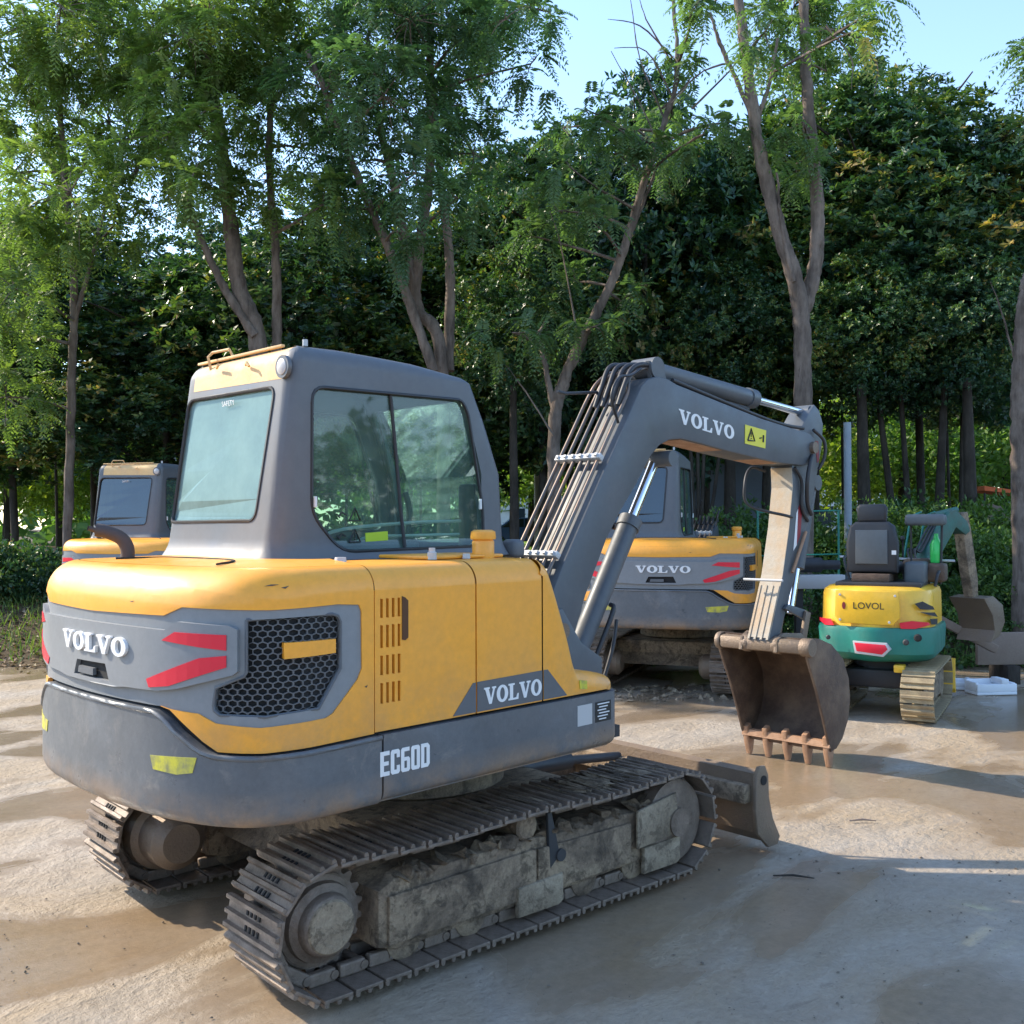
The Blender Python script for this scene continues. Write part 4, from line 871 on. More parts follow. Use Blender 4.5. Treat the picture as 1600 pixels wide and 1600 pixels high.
# yard: fine grid near, coarse to the horizon
def grid(name,as_,ds,zf,mat):
    vs=[];fs=[]
    for d in ds:
        for a in as_: vs.append(V2(a,d,zf(a,d)))
    n=len(as_)
    for j in range(len(ds)-1):
        for i in range(n-1): fs.append((j*n+i,j*n+i+1,(j+1)*n+i+1,(j+1)*n+i))
    me=bpy.data.meshes.new(name); me.from_pydata(vs,[],fs); o=link(name,me,mat,smooth=True); o['kind']='structure'; return o
def ruts(a,d):
    p=V2(a,d); z=.010*wob(p.x*1.1,p.y*1.1)+.005*wob(p.x*3.7+2,p.y*3.1)
    r=abs(p.x+2.2+.25*math.sin(p.y*.8)); z-=.012*math.exp(-(r/.12)**2)*(1+.5*math.sin(p.y*45))
    under=1-sm((2.0-max(abs(p.x),0))/.6)*0
    k=sm((math.hypot(max(0,abs(p.x)-1.6),max(0,abs(p.y)-1.1)))/.7)
    return min(z,.008)*k-.004 if k<1 else z-.004
far_a=[-900,-300,-100,-50,-30]; far_a=far_a+[x for x in frange(-20,20,.1)]+[30,50,100,300,900]
grid('ground',far_a,[-300,-100,-40,-15,-6,-3]+frange(-1,16,.1)+[20,30,50,100,300,900,1500],ruts,M['ground'])
def bankall(a,d): return bank_z(a,d) if d<60 else bank_z(a,60)*1.0
grid('bank',[-600,-200,-90,-50]+frange(-32,32,.25)+[50,90,200,600],frange(11.9,20,.15)+[22,25,30,40,60,90,200,600],bankall,M['soil'])
# ================================================================== foliage tools
def mesh_np(name,Vt,quads,rnd,mat,parent=None):
    me=bpy.data.meshes.new(name); nV=len(Vt); nQ=len(quads)
    me.vertices.add(nV); me.vertices.foreach_set('co',np.asarray(Vt,dtype=np.float32).ravel())
    me.loops.add(nQ*4); me.loops.foreach_set('vertex_index',np.asarray(quads,dtype=np.int32).ravel())
    me.polygons.add(nQ); me.polygons.foreach_set('loop_start',np.arange(nQ,dtype=np.int32)*4)
    try: me.polygons.foreach_set('loop_total',np.full(nQ,4,dtype=np.int32))
    except Exception: pass
    at_=me.attributes.new('rnd','FLOAT','FACE'); at_.data.foreach_set('value',np.asarray(rnd,dtype=np.float32))
    me.update(); me.validate(); return link(name,me,mat,parent)
def unit(v): return v/np.maximum(np.linalg.norm(v,axis=1,keepdims=True),1e-9)
def leaves(P,D,Nn,ln,wd,fold=.25):
    """diamond leaves: base P, axis D, face normal Nn"""
    D=unit(D); S=unit(np.cross(D,Nn)); U=np.cross(S,D); ln=np.asarray(ln).reshape(-1,1); wd=np.asarray(wd).reshape(-1,1)
    b=P; t=P+D*ln; l=P+D*ln*.48+S*wd*.5+U*wd*fold; r=P+D*ln*.48-S*wd*.5+U*wd*fold
    n=len(P); Vt=np.stack([b,r,t,l],1).reshape(-1,3); q=np.arange(4*n).reshape(-1,4); return Vt,q
def magnolia_mesh(rng,rx,rz,nclump=110,nros=27,nleaf=8,L_=.155):
    # crown centred on origin; rx radius, rz half height
    u=unit(rng.normal(size=(nclump,3))); rad=rng.uniform(.35,1,nclump)**.6
    c=u*rad[:,None]*np.array([rx,rx,rz]); 
    taper=1-.45*np.clip(c[:,2]/rz,0,1); c[:,:2]*=taper[:,None]
    cr=rng.uniform(.35,.75,nclump); tone=rng.normal(0,.19,nclump)
    k=np.repeat(np.arange(nclump),nros); v=unit(rng.normal(size=(len(k),3))+np.array([0,0,.35])+.5*unit(c)[k])
    p=c[k]+v*(cr[k]*rng.uniform(.6,1,len(k)))[:,None]; ax=unit(v+np.array([0,0,.7])+rng.normal(0,.25,(len(k),3)))
    j=np.repeat(np.arange(len(k)),nleaf); a=ax[j]; th=np.tile(np.arange(nleaf)*2.4,len(k))+rng.uniform(0,6,len(k))[j]
    e1=unit(np.cross(a,np.array([.3,.5,.8]))); e2=np.cross(a,e1); rad_=e1*np.cos(th)[:,None]+e2*np.sin(th)[:,None]
    sp=rng.uniform(.5,1.1,len(j)); D=unit(a*(1.15-sp)[:,None]+rad_*sp[:,None]); Nn=a+rng.normal(0,.2,(len(j),3))
    Vt,q=leaves(p[j]+rng.normal(0,.02,(len(j),3)),D,Nn,L_*rng.uniform(.7,1.2,len(j)),L_*.42*rng.uniform(.8,1.2,len(j)))
    rnd=np.clip(.44+tone[k][j]+rng.normal(0,.17,len(j)),0,1); return Vt,q,rnd
def twig_mb(mb,p0,p1,r0,r1,bend=.15,n=5,seg=5):
    p0,p1=Vector(p0),Vector(p1); L_=(p1-p0).length; o=Vector((random.uniform(-1,1),random.uniform(-1,1),random.uniform(0,1)))*bend*L_
    pts=[p0.lerp(p1,t)+o*math.sin(PI*t)*.5 for t in [i/(n-1) for i in range(n)]]; mb.tube(pts,[r0+(r1-r0)*i/(n-1) for i in range(n)],seg,cap=False)
MAGV=[magnolia_mesh(np.random.default_rng(10+i),r,h,nc) for i,(r,h,nc) in enumerate(((2.1,3.4,125),(2.4,3.1,140),(1.9,3.7,120)))]
mag_proto=[]
def magnolia_tree(i,px,depth,topy,bot,sc,label,group='dark magnolia trees behind the yard',mat=None,tr=1.0):
    p=gat(px,depth); a_=(px-800)/F*depth; z0=bankall(a_,depth)-.1; ztop=at(px,topy,depth).z
    root=empty('magnolia_tree',(p.x,p.y,z0),random.uniform(0,6.28)); v=i%3
    bot+=random.uniform(-.75,.55); tag(root,label,'tree',group); h=(ztop-bot)/2; zc_=(ztop+bot)/2-z0
    hz=(3.4,3.1,3.7)[v]; s_=h/(hz+.3)
    if v not in [x[0] for x in mag_proto]:
        o=mesh_np('crown',*MAGV[v],M['magn'],root); mag_proto.append((v,o.data))
    else:
        me=[x[1] for x in mag_proto if x[0]==v][0]
        o=bpy.data.objects.new('crown',me); COL.objects.link(o); o.parent=root
    o.location=(0,0,zc_); o.scale=(sc,sc,s_)
    if mat: o.material_slots[0].link='OBJECT'; o.material_slots[0].material=M[mat]
    mb=MB(); mb.tube([(0,0,-.1),(.04,.03,1.2),(-.03,.05,zc_*.6),(0,0,zc_),(0,0,zc_+h*.8)],[.085*tr,.075*tr,.065*tr,.05*tr,.02],9)
    for k in range(9):
        z=zc_-h*.7+k*h*.16; t=random.uniform(0,6.28); r=random.uniform(1,1.8)*sc; twig_mb(mb,(0,0,z),(r*math.cos(t),r*math.sin(t),z+random.uniform(.3,.9)),.04,.012)
    mb.build('trunk',M['darkbark'],root,sm=70); return root
mags=[(20,19.5,330,2.6,1.15,'dark magnolia at the far left edge of the photo'),(150,21,330,2.9,1.1,'dark magnolia behind the slim trunk at left'),
(262,18.8,400,2.6,1.0,'dark magnolia rising behind the left back excavator cab'),(360,20.5,330,2.7,1.15,'dark magnolia behind the forked trunk left of the cab roof'),
(470,18.6,310,2.8,1.05,'dark magnolia directly behind the cab roof of the nearest excavator'),(590,20.5,300,2.7,1.1,'dark magnolia between the two groups of slender trunks'),
(690,18.7,330,2.6,.95,'dark magnolia behind the group of four slender trunks'),(775,20,215,2.6,.95,'dark magnolia right of the four slender trunks'),
(852,18.2,160,2.9,.85,'dark magnolia left of the half bare leaning tree'),(935,20.0,190,2.8,1.0,'dark magnolia behind the half bare leaning tree'),
(1010,18.5,105,2.6,.88,'tall dark magnolia under the bare twigs against the sky'),(1105,19.8,165,2.9,1.0,'dark magnolia above the boom of the nearest excavator'),
(1200,18.4,160,3.4,.95,'dark magnolia just left of the fork of the tall trunk'),(1272,19.6,95,3.9,1.0,'tall dark magnolia behind the forked tall trunk'),
(1350,17.6,92,4.0,.95,'tallest dark magnolia right of the forked trunk with pointed top'),(1435,18.3,95,3.9,.92,'dark magnolia with a spiky top against the blue sky at right'),
(1512,17.4,185,4.0,.85,'dark magnolia with a lower top second from the right edge'),(1600,17.0,158,3.9,.95,'golden topped magnolia at the right edge of the photo','dark magnolia trees behind the yard','gold'),
]
for i,a in enumerate(mags): magnolia_tree(i,*a)
# second row, dense and low between them
for i,(px,dp,ty,sc_) in enumerate(((90,25,400,1.4),(300,25,380,1.4),(430,26,400,1.4),(540,25,390,1.4),(660,26,420,1.4),(800,25,330,1.4),(890,26,300,1.4),(1060,25,280,1.4),(1160,25,280,1.4),(1320,24,250,1.3),(1480,24,260,1.3),(1590,25,260,1.3))):
    magnolia_tree(i+1,px,dp,ty,3.4 if px<1150 else 4.6,sc_,'dark evergreen tree filling the gaps in the row behind','dark evergreen trees in the row behind',tr=.5)
# ---- feathery trees with pale slender trunks
def frond_set(rng,tips,dirs,nf=8,npair=9,fl=.46,ll=.10):
    n=len(tips); k=np.repeat(np.arange(n),nf); a=dirs[k]+rng.normal(0,.75,(n*nf,3)); a[:,2]-=.05; a=unit(a)
    P0=tips[k]; L_=fl*rng.uniform(.6,1.15,len(k)); t=np.linspace(.15,1,npair); P=[];D=[];Nn=[];ln=[]
    droop=rng.uniform(.25,.8,len(k))
    side=unit(np.cross(a,np.array([0,0,1.])+1e-3)); up=np.cross(side,a)
    for ti in t:
        pos=P0+a*(L_*ti)[:,None]; pos[:,2]-=droop*L_*ti*ti
        tan=a.copy(); tan[:,2]-=2*droop*ti; tan=unit(tan)
        for s_ in (-1,1):
            P.append(pos); D.append(unit(tan*.55+side*s_+np.array([0,0,-.25]))); Nn.append(up+rng.normal(0,.2,up.shape)); ln.append(np.full(len(k),ll*(1.15-.5*ti))*rng.uniform(.85,1.15,len(k)))
    P=np.concatenate(P);D=np.concatenate(D);Nn=np.concatenate(Nn);ln=np.concatenate(ln)
    Vt,q=leaves(P,D,Nn,ln,ln*.36,.1)
    base=np.clip(rng.normal(.45,.14,n),0,1)[k]+rng.normal(0,.08,len(k)); rnd=np.clip(np.tile(base,npair*2),0,1); return Vt,q,rnd
def feather_tree(label,stems,blobs,bare=(),seed=1,dens=1.0,name='slender_tree',group='tall trees with slender pale trunks',fl=.42):
    rng=np.random.default_rng(seed); random.seed(seed)
    b0=at(*stems[0][0][0],stems[0][0][1]) if False else None
    dep=stems[0][1]; px0=stems[0][0][0][0]; a_=(px0-800)/F*dep; base=gat(px0,dep); base.z=bankall(a_,dep)-.05
    root=empty(name,base); tag(root,label,'tree',group); inv=-base
    mb=MB(); ends=[]
    for pts,d_,r0,r1,dd in stems:
        W=[at(x,y,d_+dd*i/(len(pts)-1)) for i,(x,y) in enumerate(pts)]
        if pts is stems[0][0]: W[0]=Vector((W[0].x,W[0].y,base.z-.1))
        W=[p+inv for p in W]; sp_=smooth_path(W,14); n=len(sp_)
        sp_=[p+Vector((random.uniform(-1,1),random.uniform(-1,1),0))*.006 for p in sp_]
        mb.tube(sp_,[ (r0+(r1-r0)*i/(n-1))*random.uniform(.93,1.07) for i in range(n)],14,cap=False); ends+=sp_
    tips=[];dirs=[]
    for (x,y,d_,r,dn) in blobs:
        c=at(x,y,d_)+inv; near=min(ends,key=lambda p:(p-c).length+max(0,p.z-c.z)*.8)
        twig_mb(mb,near,c,.022+.012*r,.012,.12,6)
        nt_=max(4,int(40*r*r*dn*dens))
        for k in range(nt_):
            u=unit(rng.normal(size=(1,3)))[0]*r*rng.uniform(.3,1)**.6*np.array([1,1,.85]); p=np.array(c)+u
            if k%3==0: twig_mb(mb,c,Vector(p),.010,.004,.15,4,4)
            tips.append(p); dirs.append(u/np.linalg.norm(u)*.6+np.array([0,0,-.05]))
    for pts,d_ in bare:
        mb.tube(smooth_path([at(x,y,d_)+inv for x,y in pts],4),[.016]*1+[.012]*(4*(len(pts)-1)),5,cap=False) if False else mb.tube([p for p in smooth_path([at(x,y,d_)+inv for x,y in pts],4)],[.016-.011*i/(4*(len(pts)-1)) for i in range(4*(len(pts)-1)+1)],5,cap=False)
    from mathutils import noise as mn_
    mb.v=[tuple(Vector(v)+mn_.noise_vector(Vector(v)*7)*.014+mn_.noise_vector(Vector(v)*22)*.007) for v in mb.v]
    mb.build('trunk',M['bark'],root,sm=70)
    Vt,q,rn=frond_set(rng,np.array(tips),np.array(dirs),fl=fl); mesh_np('crown',Vt,q,rn,M['feather'],root); return root
def blobs(l,d,dn=1): return [(x,y,d+random.uniform(-1.0,1.2),r,dn) for x,y,r in l]
random.seed(5)
feather_tree('slim dark trunked tree at far left with wide feathery crown',[([(102,850),(112,600),(115,430),(100,260),(90,120)],15.5,.072,.04,0),([(112,520),(150,380),(190,230)],15.5,.04,.02,0)],
  blobs([(40,40,1.1),(150,60,1.1),(240,20,.9),(60,170,1.1),(170,190,1.0),(20,270,.9),(110,300,.9),(215,270,.8),(40,390,.7),(250,130,.8),(10,100,1.),(290,60,.8),(180,345,.6),(95,10,1.0),(5,520,.8),(10,620,.7),(20,450,.6),(0,350,.7)],14.6),seed=21)
feather_tree('forked tree left of the cab roof whose main stem leans left',[([(405,860),(405,560),(372,440),(346,230),(325,90),(318,-40)],14.5,.145,.06,0),([(425,580),(432,540),(431,400),(420,240),(430,100)],14.7,.085,.04,0),([(398,525),(345,440),(305,350),(290,300)],14.4,.07,.03,0)],
  blobs([(330,20,.9),(400,60,.9),(280,120,.9),(450,130,.9),(380,160,.8),(470,230,.8),(260,210,.8),(420,280,.6),(300,280,.5),(480,20,.9),(350,300,.45),(505,320,.5),(380,-20,.8),(300,190,.7)],14.0),seed=22)
feather_tree('group of four slender pale stems rising from one base behind the cab',[([(692,860),(690,565),(652,480),(655,390),(672,260),(672,100),(675,-40)],14.2,.10,.05,0),([(678,580),(620,420),(560,280),(515,160),(480,80)],14.0,.07,.035,-.3),([(700,580),(703,420),(688,280),(676,120)],14.4,.08,.04,0),([(652,470),(622,320),(588,170),(575,60)],14.2,.075,.035,0)],
  blobs([(560,60,.9),(640,30,.9),(720,50,.8),(510,140,.8),(600,150,.9),(690,150,.8),(790,30,.5),(830,100,.4),(570,250,.8),(650,270,.6),(740,240,.6),(540,330,.6),(860,20,.4),(620,360,.4),(722,165,.45),(760,20,.7),(690,-10,.8),(715,310,.45),(600,-10,.9)],13.7),
  seed=23)
feather_tree('tall trunk forking into a Y above the arm of the nearest excavator',[([(1255,900),(1255,680),(1250,480),(1218,360),(1188,240),(1168,110),(1148,-60)],13.4,.135,.058,0),([(1252,500),(1274,410),(1276,300),(1262,160),(1256,20),(1255,-60)],13.5,.105,.055,.2),([(1240,440),(1222,360),(1215,270)],13.3,.03,.015,0),([(1178,185),(1130,80),(1110,20)],13.4,.035,.02,0),([(1180,190),(1200,140),(1215,60)],13.4,.035,.02,0)],
  blobs([(1195,50,.45),(1270,40,.5),(1330,50,.35),(1235,90,.4),(1290,110,.3),(1255,190,.35),(1240,260,.3),(1360,20,.3),(1180,10,.35),(1275,260,.25),(1240,10,.5),(1310,0,.5),(1105,15,.3),(1360,70,.25)],13.3),
  bare=[([(1160,95),(1100,110),(1060,150),(1040,170)],13.4),([(1290,40),(1330,90),(1330,140)],13.3),([(1330,60),(1370,100),(1365,150)],13.3),([(1340,40),(1385,50)],13.3)],seed=24)
feather_tree('thick brown trunk leaning at the right edge of the photo',[([(1603,905),(1601,760),(1599,600),(1606,480),(1624,400),(1672,250)],12.6,.17,.10,0)],
  blobs([(1700,150,.8),(1680,60,.8)],12.8),bare=[([(1586,560),(1565,490),(1548,440)],12.6)],seed=25)
feather_tree('half bare tree leaning right with dead twigs against the sky',[([(868,870),(866,680),(880,600),(905,540),(960,430),(1005,290),(1035,200),(1058,110),(1048,-40)],14.3,.105,.022,0),([(868,660),(850,560),(842,520)],14.3,.05,.03,0),([(960,430),(1000,330),(1030,250)],14.3,.03,.02,.3)],
  blobs([(915,170,.35),(880,200,.3),(950,190,.3),(870,330,.45),(930,350,.4),(840,370,.4),(990,200,.4),(1045,190,.4),(1100,210,.35),(1150,190,.3),(860,490,.45),(930,510,.4),(800,520,.4),(1020,260,.4),(960,240,.4),(900,440,.35),(1060,100,.25),(1080,20,.25),(890,260,.4),(970,470,.3)],13.9),
  bare=[([(1056,110),(1010,30),(1000,0)],14.3),([(1052,90),(1000,40),(950,30)],14.3),([(1050,150),(1010,80),(960,75)],14.3),([(1040,190),(1000,90),(985,0)],14.3),([(1035,170),(1080,120),(1100,60)],14.3),([(1040,200),(990,220),(950,210)],14.3),([(1030,230),(1000,160),(955,80)],14.3),([(1080,170),(1140,110),(1180,60)],14.3),([(865,680),(820,610),(790,570)],14.0),([(905,540),(880,400),(860,330)],14.1)],seed=26,fl=.38)
# ---- extra slim trunks seen under the crowns
def bare_trunk(px,dep,r,topy,lean,label):
    random.seed(px); a_=(px-800)/F*dep; p=gat(px,dep); z0=bankall(a_,dep)-.1; root=empty('tree',(p.x,p.y,z0)); tag(root,label,'tree','dark trunks standing under the magnolia crowns')
    top=at(px+lean,topy,dep); t=Vector((top.x-p.x,top.y-p.y,top.z-z0)); mb=MB(); mb.tube(smooth_path([(0,0,-.1),tuple(t*.35+Vector((.04,.02,0))),tuple(t*.7),tuple(t)],5),[r*(1-.4*i/15) for i in range(16)],9); mb.build('trunk',M['darkbark'],root,sm=70)
    V_,q,rn=MAGV[1]; me=mag_proto[1][1]; o=bpy.data.objects.new('crown',me); COL.objects.link(o); o.parent=root; o.location=t+Vector((0,0,.9)); o.scale=(.42,.42,.4)
for a in ((802,15.5,.085,600,0,'straight black trunk just right of the nearest cab'),(1352,16,.12,600,-6,'dark trunk right of the pale pole'),(1405,16.5,.07,610,-34,'first thin dark trunk leaning left, right of the black seat'),
          (1425,16.3,.06,610,-18,'second thin dark trunk rising beside a leaning one'),(1462,16,.085,600,14,'dark trunk leaning right in the middle of the gap'),(1520,15.6,.115,590,-10,'thick dark trunk left of the orange sheet'),(1500,17,.05,620,4,'thin dark trunk left of the thick one near the right edge'),
          (1138,17.0,.12,600,4,'black trunk standing in front of the grey blue wall')): bare_trunk(*a)
mbt=MB(); random.seed(9); a_=(1092-800)/F*16.5; p=gat(1092,16.5); rt_=empty('tree',(p.x,p.y,.6)); tag(rt_,'many stemmed thin black tree in front of the grey blue wall','tree')
for px,py in ((1078,690),(1100,690),(1125,700),(1090,690)):
    q_=at(px,py,16.5)-Vector((p.x,p.y,.6)); mbt.tube(smooth_path([(0,0,0),(0,0,.7),tuple(q_*.6),tuple(q_),tuple(q_*1.25)],4),[.06,.055,.05,.045,.04,.04,.035,.035,.03,.03,.03,.03,.03,.03,.03,.03,.02],7)
mbt.build('trunk',M['darkbark'],rt_,sm=70)
# ---- far bright trees, wood, hedges, shrubs
def leafball(rng,rx,ry,rz,nclump,nl,L_,up=.4):
    u=unit(rng.normal(size=(nclump,3))); u[:,2]=np.abs(u[:,2])*1.0-.25*rng.uniform(0,1,nclump); c=u*(rng.uniform(.3,1,nclump)**.5)[:,None]*np.array([rx,ry,rz]); cr=rng.uniform(.18,.34,nclump)*min(rx,rz)
    tone=rng.normal(0,.14,nclump); k=np.repeat(np.arange(nclump),nl); v=unit(rng.normal(size=(len(k),3))+np.array([0,0,up])); p=c[k]+v*(cr[k]*rng.uniform(.3,1,len(k)))[:,None]
    D=unit(v+rng.normal(0,.6,v.shape)); Nn=v+np.array([0,0,.8])+rng.normal(0,.4,v.shape); Vt,q=leaves(p,D,Nn,L_*rng.uniform(.6,1.3,len(k)),L_*.5*rng.uniform(.7,1.2,len(k)))
    return Vt,q,np.clip(.45+tone[k]+rng.normal(0,.15,len(k)),0,1)
FARV=leafball(np.random.default_rng(51),3.0,3.0,3.4,120,70,.22); far_me=None
random.seed(31)
for i,(px,dep,s_,lb) in enumerate(((10,30,1,'far left edge'),(95,34,1.1,'behind the left hedge'),(175,31,.8,'left of the left back cab'),(640,36,1.1,'behind the cab windows'),(830,42,1.2,'above the parked blue car'),(905,40,1.1,'right of the blue car'),(1240,30,.9,'right of the grey wall'),(1330,34,1.1,'behind the pale pole'),(1410,31,1.0,'behind the leaning trunks'),(1490,35,1.1,'in the gap between dark trunks'),(1570,31,1.0,'behind the orange sheet'),(1680,33,1.1,'outside the right edge'),(740,45,1.3,'left of the blue car'),(-80,33,1.1,'outside the left edge'))):
    p=gat(px,dep); r_=empty('leafy_tree',(p.x,p.y,.6),random.uniform(0,6)); tag(r_,'sunlit bright green tree '+lb,'tree','bright green trees in the distance')
    if far_me is None: o=mesh_np('crown',*FARV,M['far'],r_); far_me=o.data
    else: o=bpy.data.objects.new('crown',far_me); COL.objects.link(o); o.parent=r_
    o.location=(0,0,2.6*s_); o.scale=(s_,s_,s_); mb=MB(); mb.tube([(0,0,-.2),(.05,0,1.5),(0,0,3*s_)],[.18,.14,.08],8); mb.build('trunk',M['darkbark'],r_)
rng=np.random.default_rng(61); Pw=[];Tn=[]
for _ in range(2600):
    t_=rng.uniform(0,2*PI); q_=rng.uniform(66,84); Pw.append((q_*math.sin(t_),q_*math.cos(t_),rng.uniform(0,10)))
k=np.repeat(np.arange(2600),26); PW=np.array([V2(a_,d_,z) for a_,d_,z in Pw])[k]+rng.normal(0,1.1,(len(k),3)); PW[:,2]=np.maximum(PW[:,2],.3)
Vt,q=leaves(PW,rng.normal(size=(len(k),3)),rng.normal(size=(len(k),3)),rng.uniform(.7,1.5,len(k)),rng.uniform(.5,.9,len(k)))
tag(mesh_np('far_wood',Vt,q,np.clip(rng.normal(.25,.2,2600)[k]+rng.normal(0,.1,len(k)),0,1),M['far']),'distant green wood closing the view between the trunks','wood',kind='stuff')
SHV=[leafball(np.random.default_rng(71+i),.75,.75,.62,46,60,.075) for i in range(3)]; SHV+= [leafball(np.random.default_rng(75),.95,.95,.8,60,60,.11)]; sh_me={}
def shrub(v,px,dep,s_,lb,z=None,mat='shrub',grp='shrubs growing on the bank',sz=1,lift=0):
    a_=(px-800)/F*dep; p=gat(px,dep); r_=empty('shrub',(p.x,p.y,(bankall(a_,dep)-.08 if z is None else z)+lift),random.uniform(0,6)); tag(r_,lb,'shrub',grp)
    key=(v,mat)
    if key not in sh_me: o=mesh_np('foliage',*SHV[v],M[mat],r_); sh_me[key]=o.data
    else: o=bpy.data.objects.new('foliage',sh_me[key]); COL.objects.link(o); o.parent=r_
    o.location=(0,0,.30*s_*sz); o.scale=(s_,s_,s_*sz)
random.seed(41)
SB=[(1195,13.6,.95,'shrub beside the hood of the middle back excavator'),(1225,14.4,1.2,'shrub seen left of the lifted arm'),(1180,15.2,1.3,'tall shrub in front of the grey blue wall'),(1262,13.4,.9,'shrub just right of the lifted arm'),(1252,12.9,.55,'low weed clump under the grey beam'),
(1300,14.0,1.1,'shrub behind the black seat at left'),(1345,14.6,1.2,'shrub at the foot of the pale pole'),(1400,14.4,1.1,'shrub behind the black visor'),(1455,14.0,1.1,'shrub behind the green boom'),(1520,13.6,1.1,'bushy shrub right of the green boom'),(1555,13.3,.95,'shrub at the foot of the thick right trunk'),(1595,13.9,1.1,'shrub behind the thick right trunk'),
(1510,13.0,.7,'low shrub behind the small bucket'),(1560,12.9,.6,'low shrub above the brown plate'),(1485,15.0,1.2,'shrub further back between dark trunks'),(1575,15.2,1.3,'shrub further back near the orange sheet'),(1425,15.6,1.3,'shrub further back behind the green boom'),(1640,13.2,1.1,'shrub outside the right edge')]
for i,(px,dep,s_,lb) in enumerate(SB): shrub(i%3,px,dep,s_,lb)
for i,(px,dep,s_,lb) in enumerate(((15,16.0,1.5,'dark clipped bush at the left edge'),(58,16.6,1.4,'dark clipped bush left of the back excavator'),(-30,15.6,1.4,'dark clipped bush outside the left edge'),(78,15.8,1.0,'smaller dark bush near the slim trunk'))):
    shrub(3,px,dep,s_*.55,lb,mat='magn',grp='dark bushes at left',sz=1.1)
for i,(px,dep) in enumerate(((130,17),(200,18),(270,17.5),(560,22),(640,21),(740,20),(1100,18),(1150,19.5))): shrub(i%3,px,dep,1.1,'low green bush under the magnolias',grp='low bushes under the magnolias')
# ground cover, grass and litter on the bank (uncountable)
def scatter(n,a0,a1,d0,d1,rng,zf=bankall): 
    a=rng.uniform(a0,a1,n); d=d0+(d1-d0)*rng.uniform(0,1,n)**1.2; return a,d,np.array([V2(x,y,zf(x,y)) for x,y in zip(a,d)])
def dip(a): return 0
rng=np.random.default_rng(81)
a,d,P=scatter(26000,1.6,9.5,12.4,17,rng); keep=(d>np.array([edge_d(x) for x in a])-.02); P=P[keep]; n=len(P); hgt=rng.uniform(.02,.30,n)*np.clip((d[keep]-12.4)*1.5,.25,1); P[:,2]+=hgt
Vt,q=leaves(P,rng.normal(size=(n,3)),np.array([0,0,1])+rng.normal(0,.5,(n,3)),rng.uniform(.05,.12,n),rng.uniform(.03,.06,n))
tag(mesh_np('ground_cover',Vt,q,np.clip(rng.normal(.5,.2,n),0,1),M['shrub']),'leafy green creeper covering the bank behind the small excavator','ground cover',kind='stuff')
a,d,P=scatter(42000,-11,10,12.45,22,rng); kk=(d>np.array([edge_d(x) for x in a])+.15+rng.exponential(.5,len(a))*(a<1.5)); P=P[kk]; n=len(P)
Vt,q=leaves(P,np.array([0,0,1.3])+rng.normal(0,.45,(n,3)),rng.normal(size=(n,3)),rng.uniform(.06,.24,n),rng.uniform(.012,.02,n),.05)
tag(mesh_np('grass',Vt,q,np.clip(rng.normal(.5,.2,n),0,1),M['grassm']),'rough green grass growing along the top of the bank','grass',kind='stuff')
a,d,P=scatter(9000,-11,1.5,12.3,15.5,rng); P[:,2]+=.01; n=len(P)
Vt,q=leaves(P,rng.normal(size=(n,3))*np.array([1,1,.2]),np.array([0,0,1])+rng.normal(0,.4,(n,3)),rng.uniform(.05,.10,n),rng.uniform(.025,.05,n),.2)
tag(mesh_np('leaf_litter',Vt,q,np.clip(rng.normal(.5,.25,n),0,1),M['litter']),'brown fallen leaves along the edge of the yard at left','leaf litter',kind='stuff')
# lawn seen beside the distant car
a,d,P=scatter(30000,-14,8,24,70,rng); n=len(P)
Vt,q=leaves(P,np.array([0,0,1.])+rng.normal(0,.5,(n,3)),rng.normal(size=(n,3)),rng.uniform(.12,.3,n),rng.uniform(.05,.1,n),.05)
tag(mesh_np('lawn',Vt,q,np.clip(rng.normal(.75,.15,n),0,1),M['far']),'bright sunlit lawn beyond the trees near the road','lawn',kind='stuff')
# mud clods and grit on the yard
def clods(n,fn,rmin,rmax,rng):
    Vt=[];Q=[];base=np.array([[0,0,1],[1,0,0],[0,1,0],[-1,0,0],[0,-1,0],[0,0,-1]],float)
    oc=[(0,1,2),(0,2,3),(0,3,4),(0,4,1)]; mb_v=[];mb_f=[]
    for i in range(n):
        x,y=fn(); r=rmin+(rmax-rmin)*rng.uniform(0,1)**3; s_=base*np.array([r*rng.uniform(.7,1.8),r*rng.uniform(.7,1.5),r*rng.uniform(.3,.8)])+rng.normal(0,r*.15,(6,3)); t=rng.uniform(0,6.28); c,s2=math.cos(t),math.sin(t)
        s_=s_@np.array([[c,-s2,0],[s2,c,0],[0,0,1]]).T+np.array([x,y,.002]); b=len(mb_v); mb_v+=list(map(tuple,s_)); mb_f+=[tuple(b+k for k in f) for f in oc+[(5,2,1),(5,3,2),(5,4,3),(5,1,4)]]
    me=bpy.data.meshes.new('mud_clods'); me.from_pydata(mb_v,[],mb_f); return me
rng=np.random.default_rng(91)
cen=[V2(*c) for c in ((2.2,4.6),(2.6,5.2),(1.6,5.4),(.9,3.6),(2.9,4.2),(-1.9,4.2),(-2.4,5.0),(-.9,3.9),(1.5,9.9),(3.0,6.2),(2.1,3.5),(1.2,3.2))]
def fn1():
    if rng.uniform()<.92: c=cen[rng.integers(len(cen))]; return c.x+rng.normal(0,.42)+rng.normal(0,.2),c.y+rng.normal(0,.30)
    p=V2(rng.uniform(-5,7),rng.uniform(2.6,12)); return p.x,p.y
tag(link('mud_clods',clods(1300,fn1,.0015,.008,rng),M['clod']),'small dark clods of mud scattered over the yard','mud clods',kind='stuff')
def fn2(): p=V2(rng.uniform(.9,3.4),rng.uniform(10.2,11.2)); return p.x,p.y
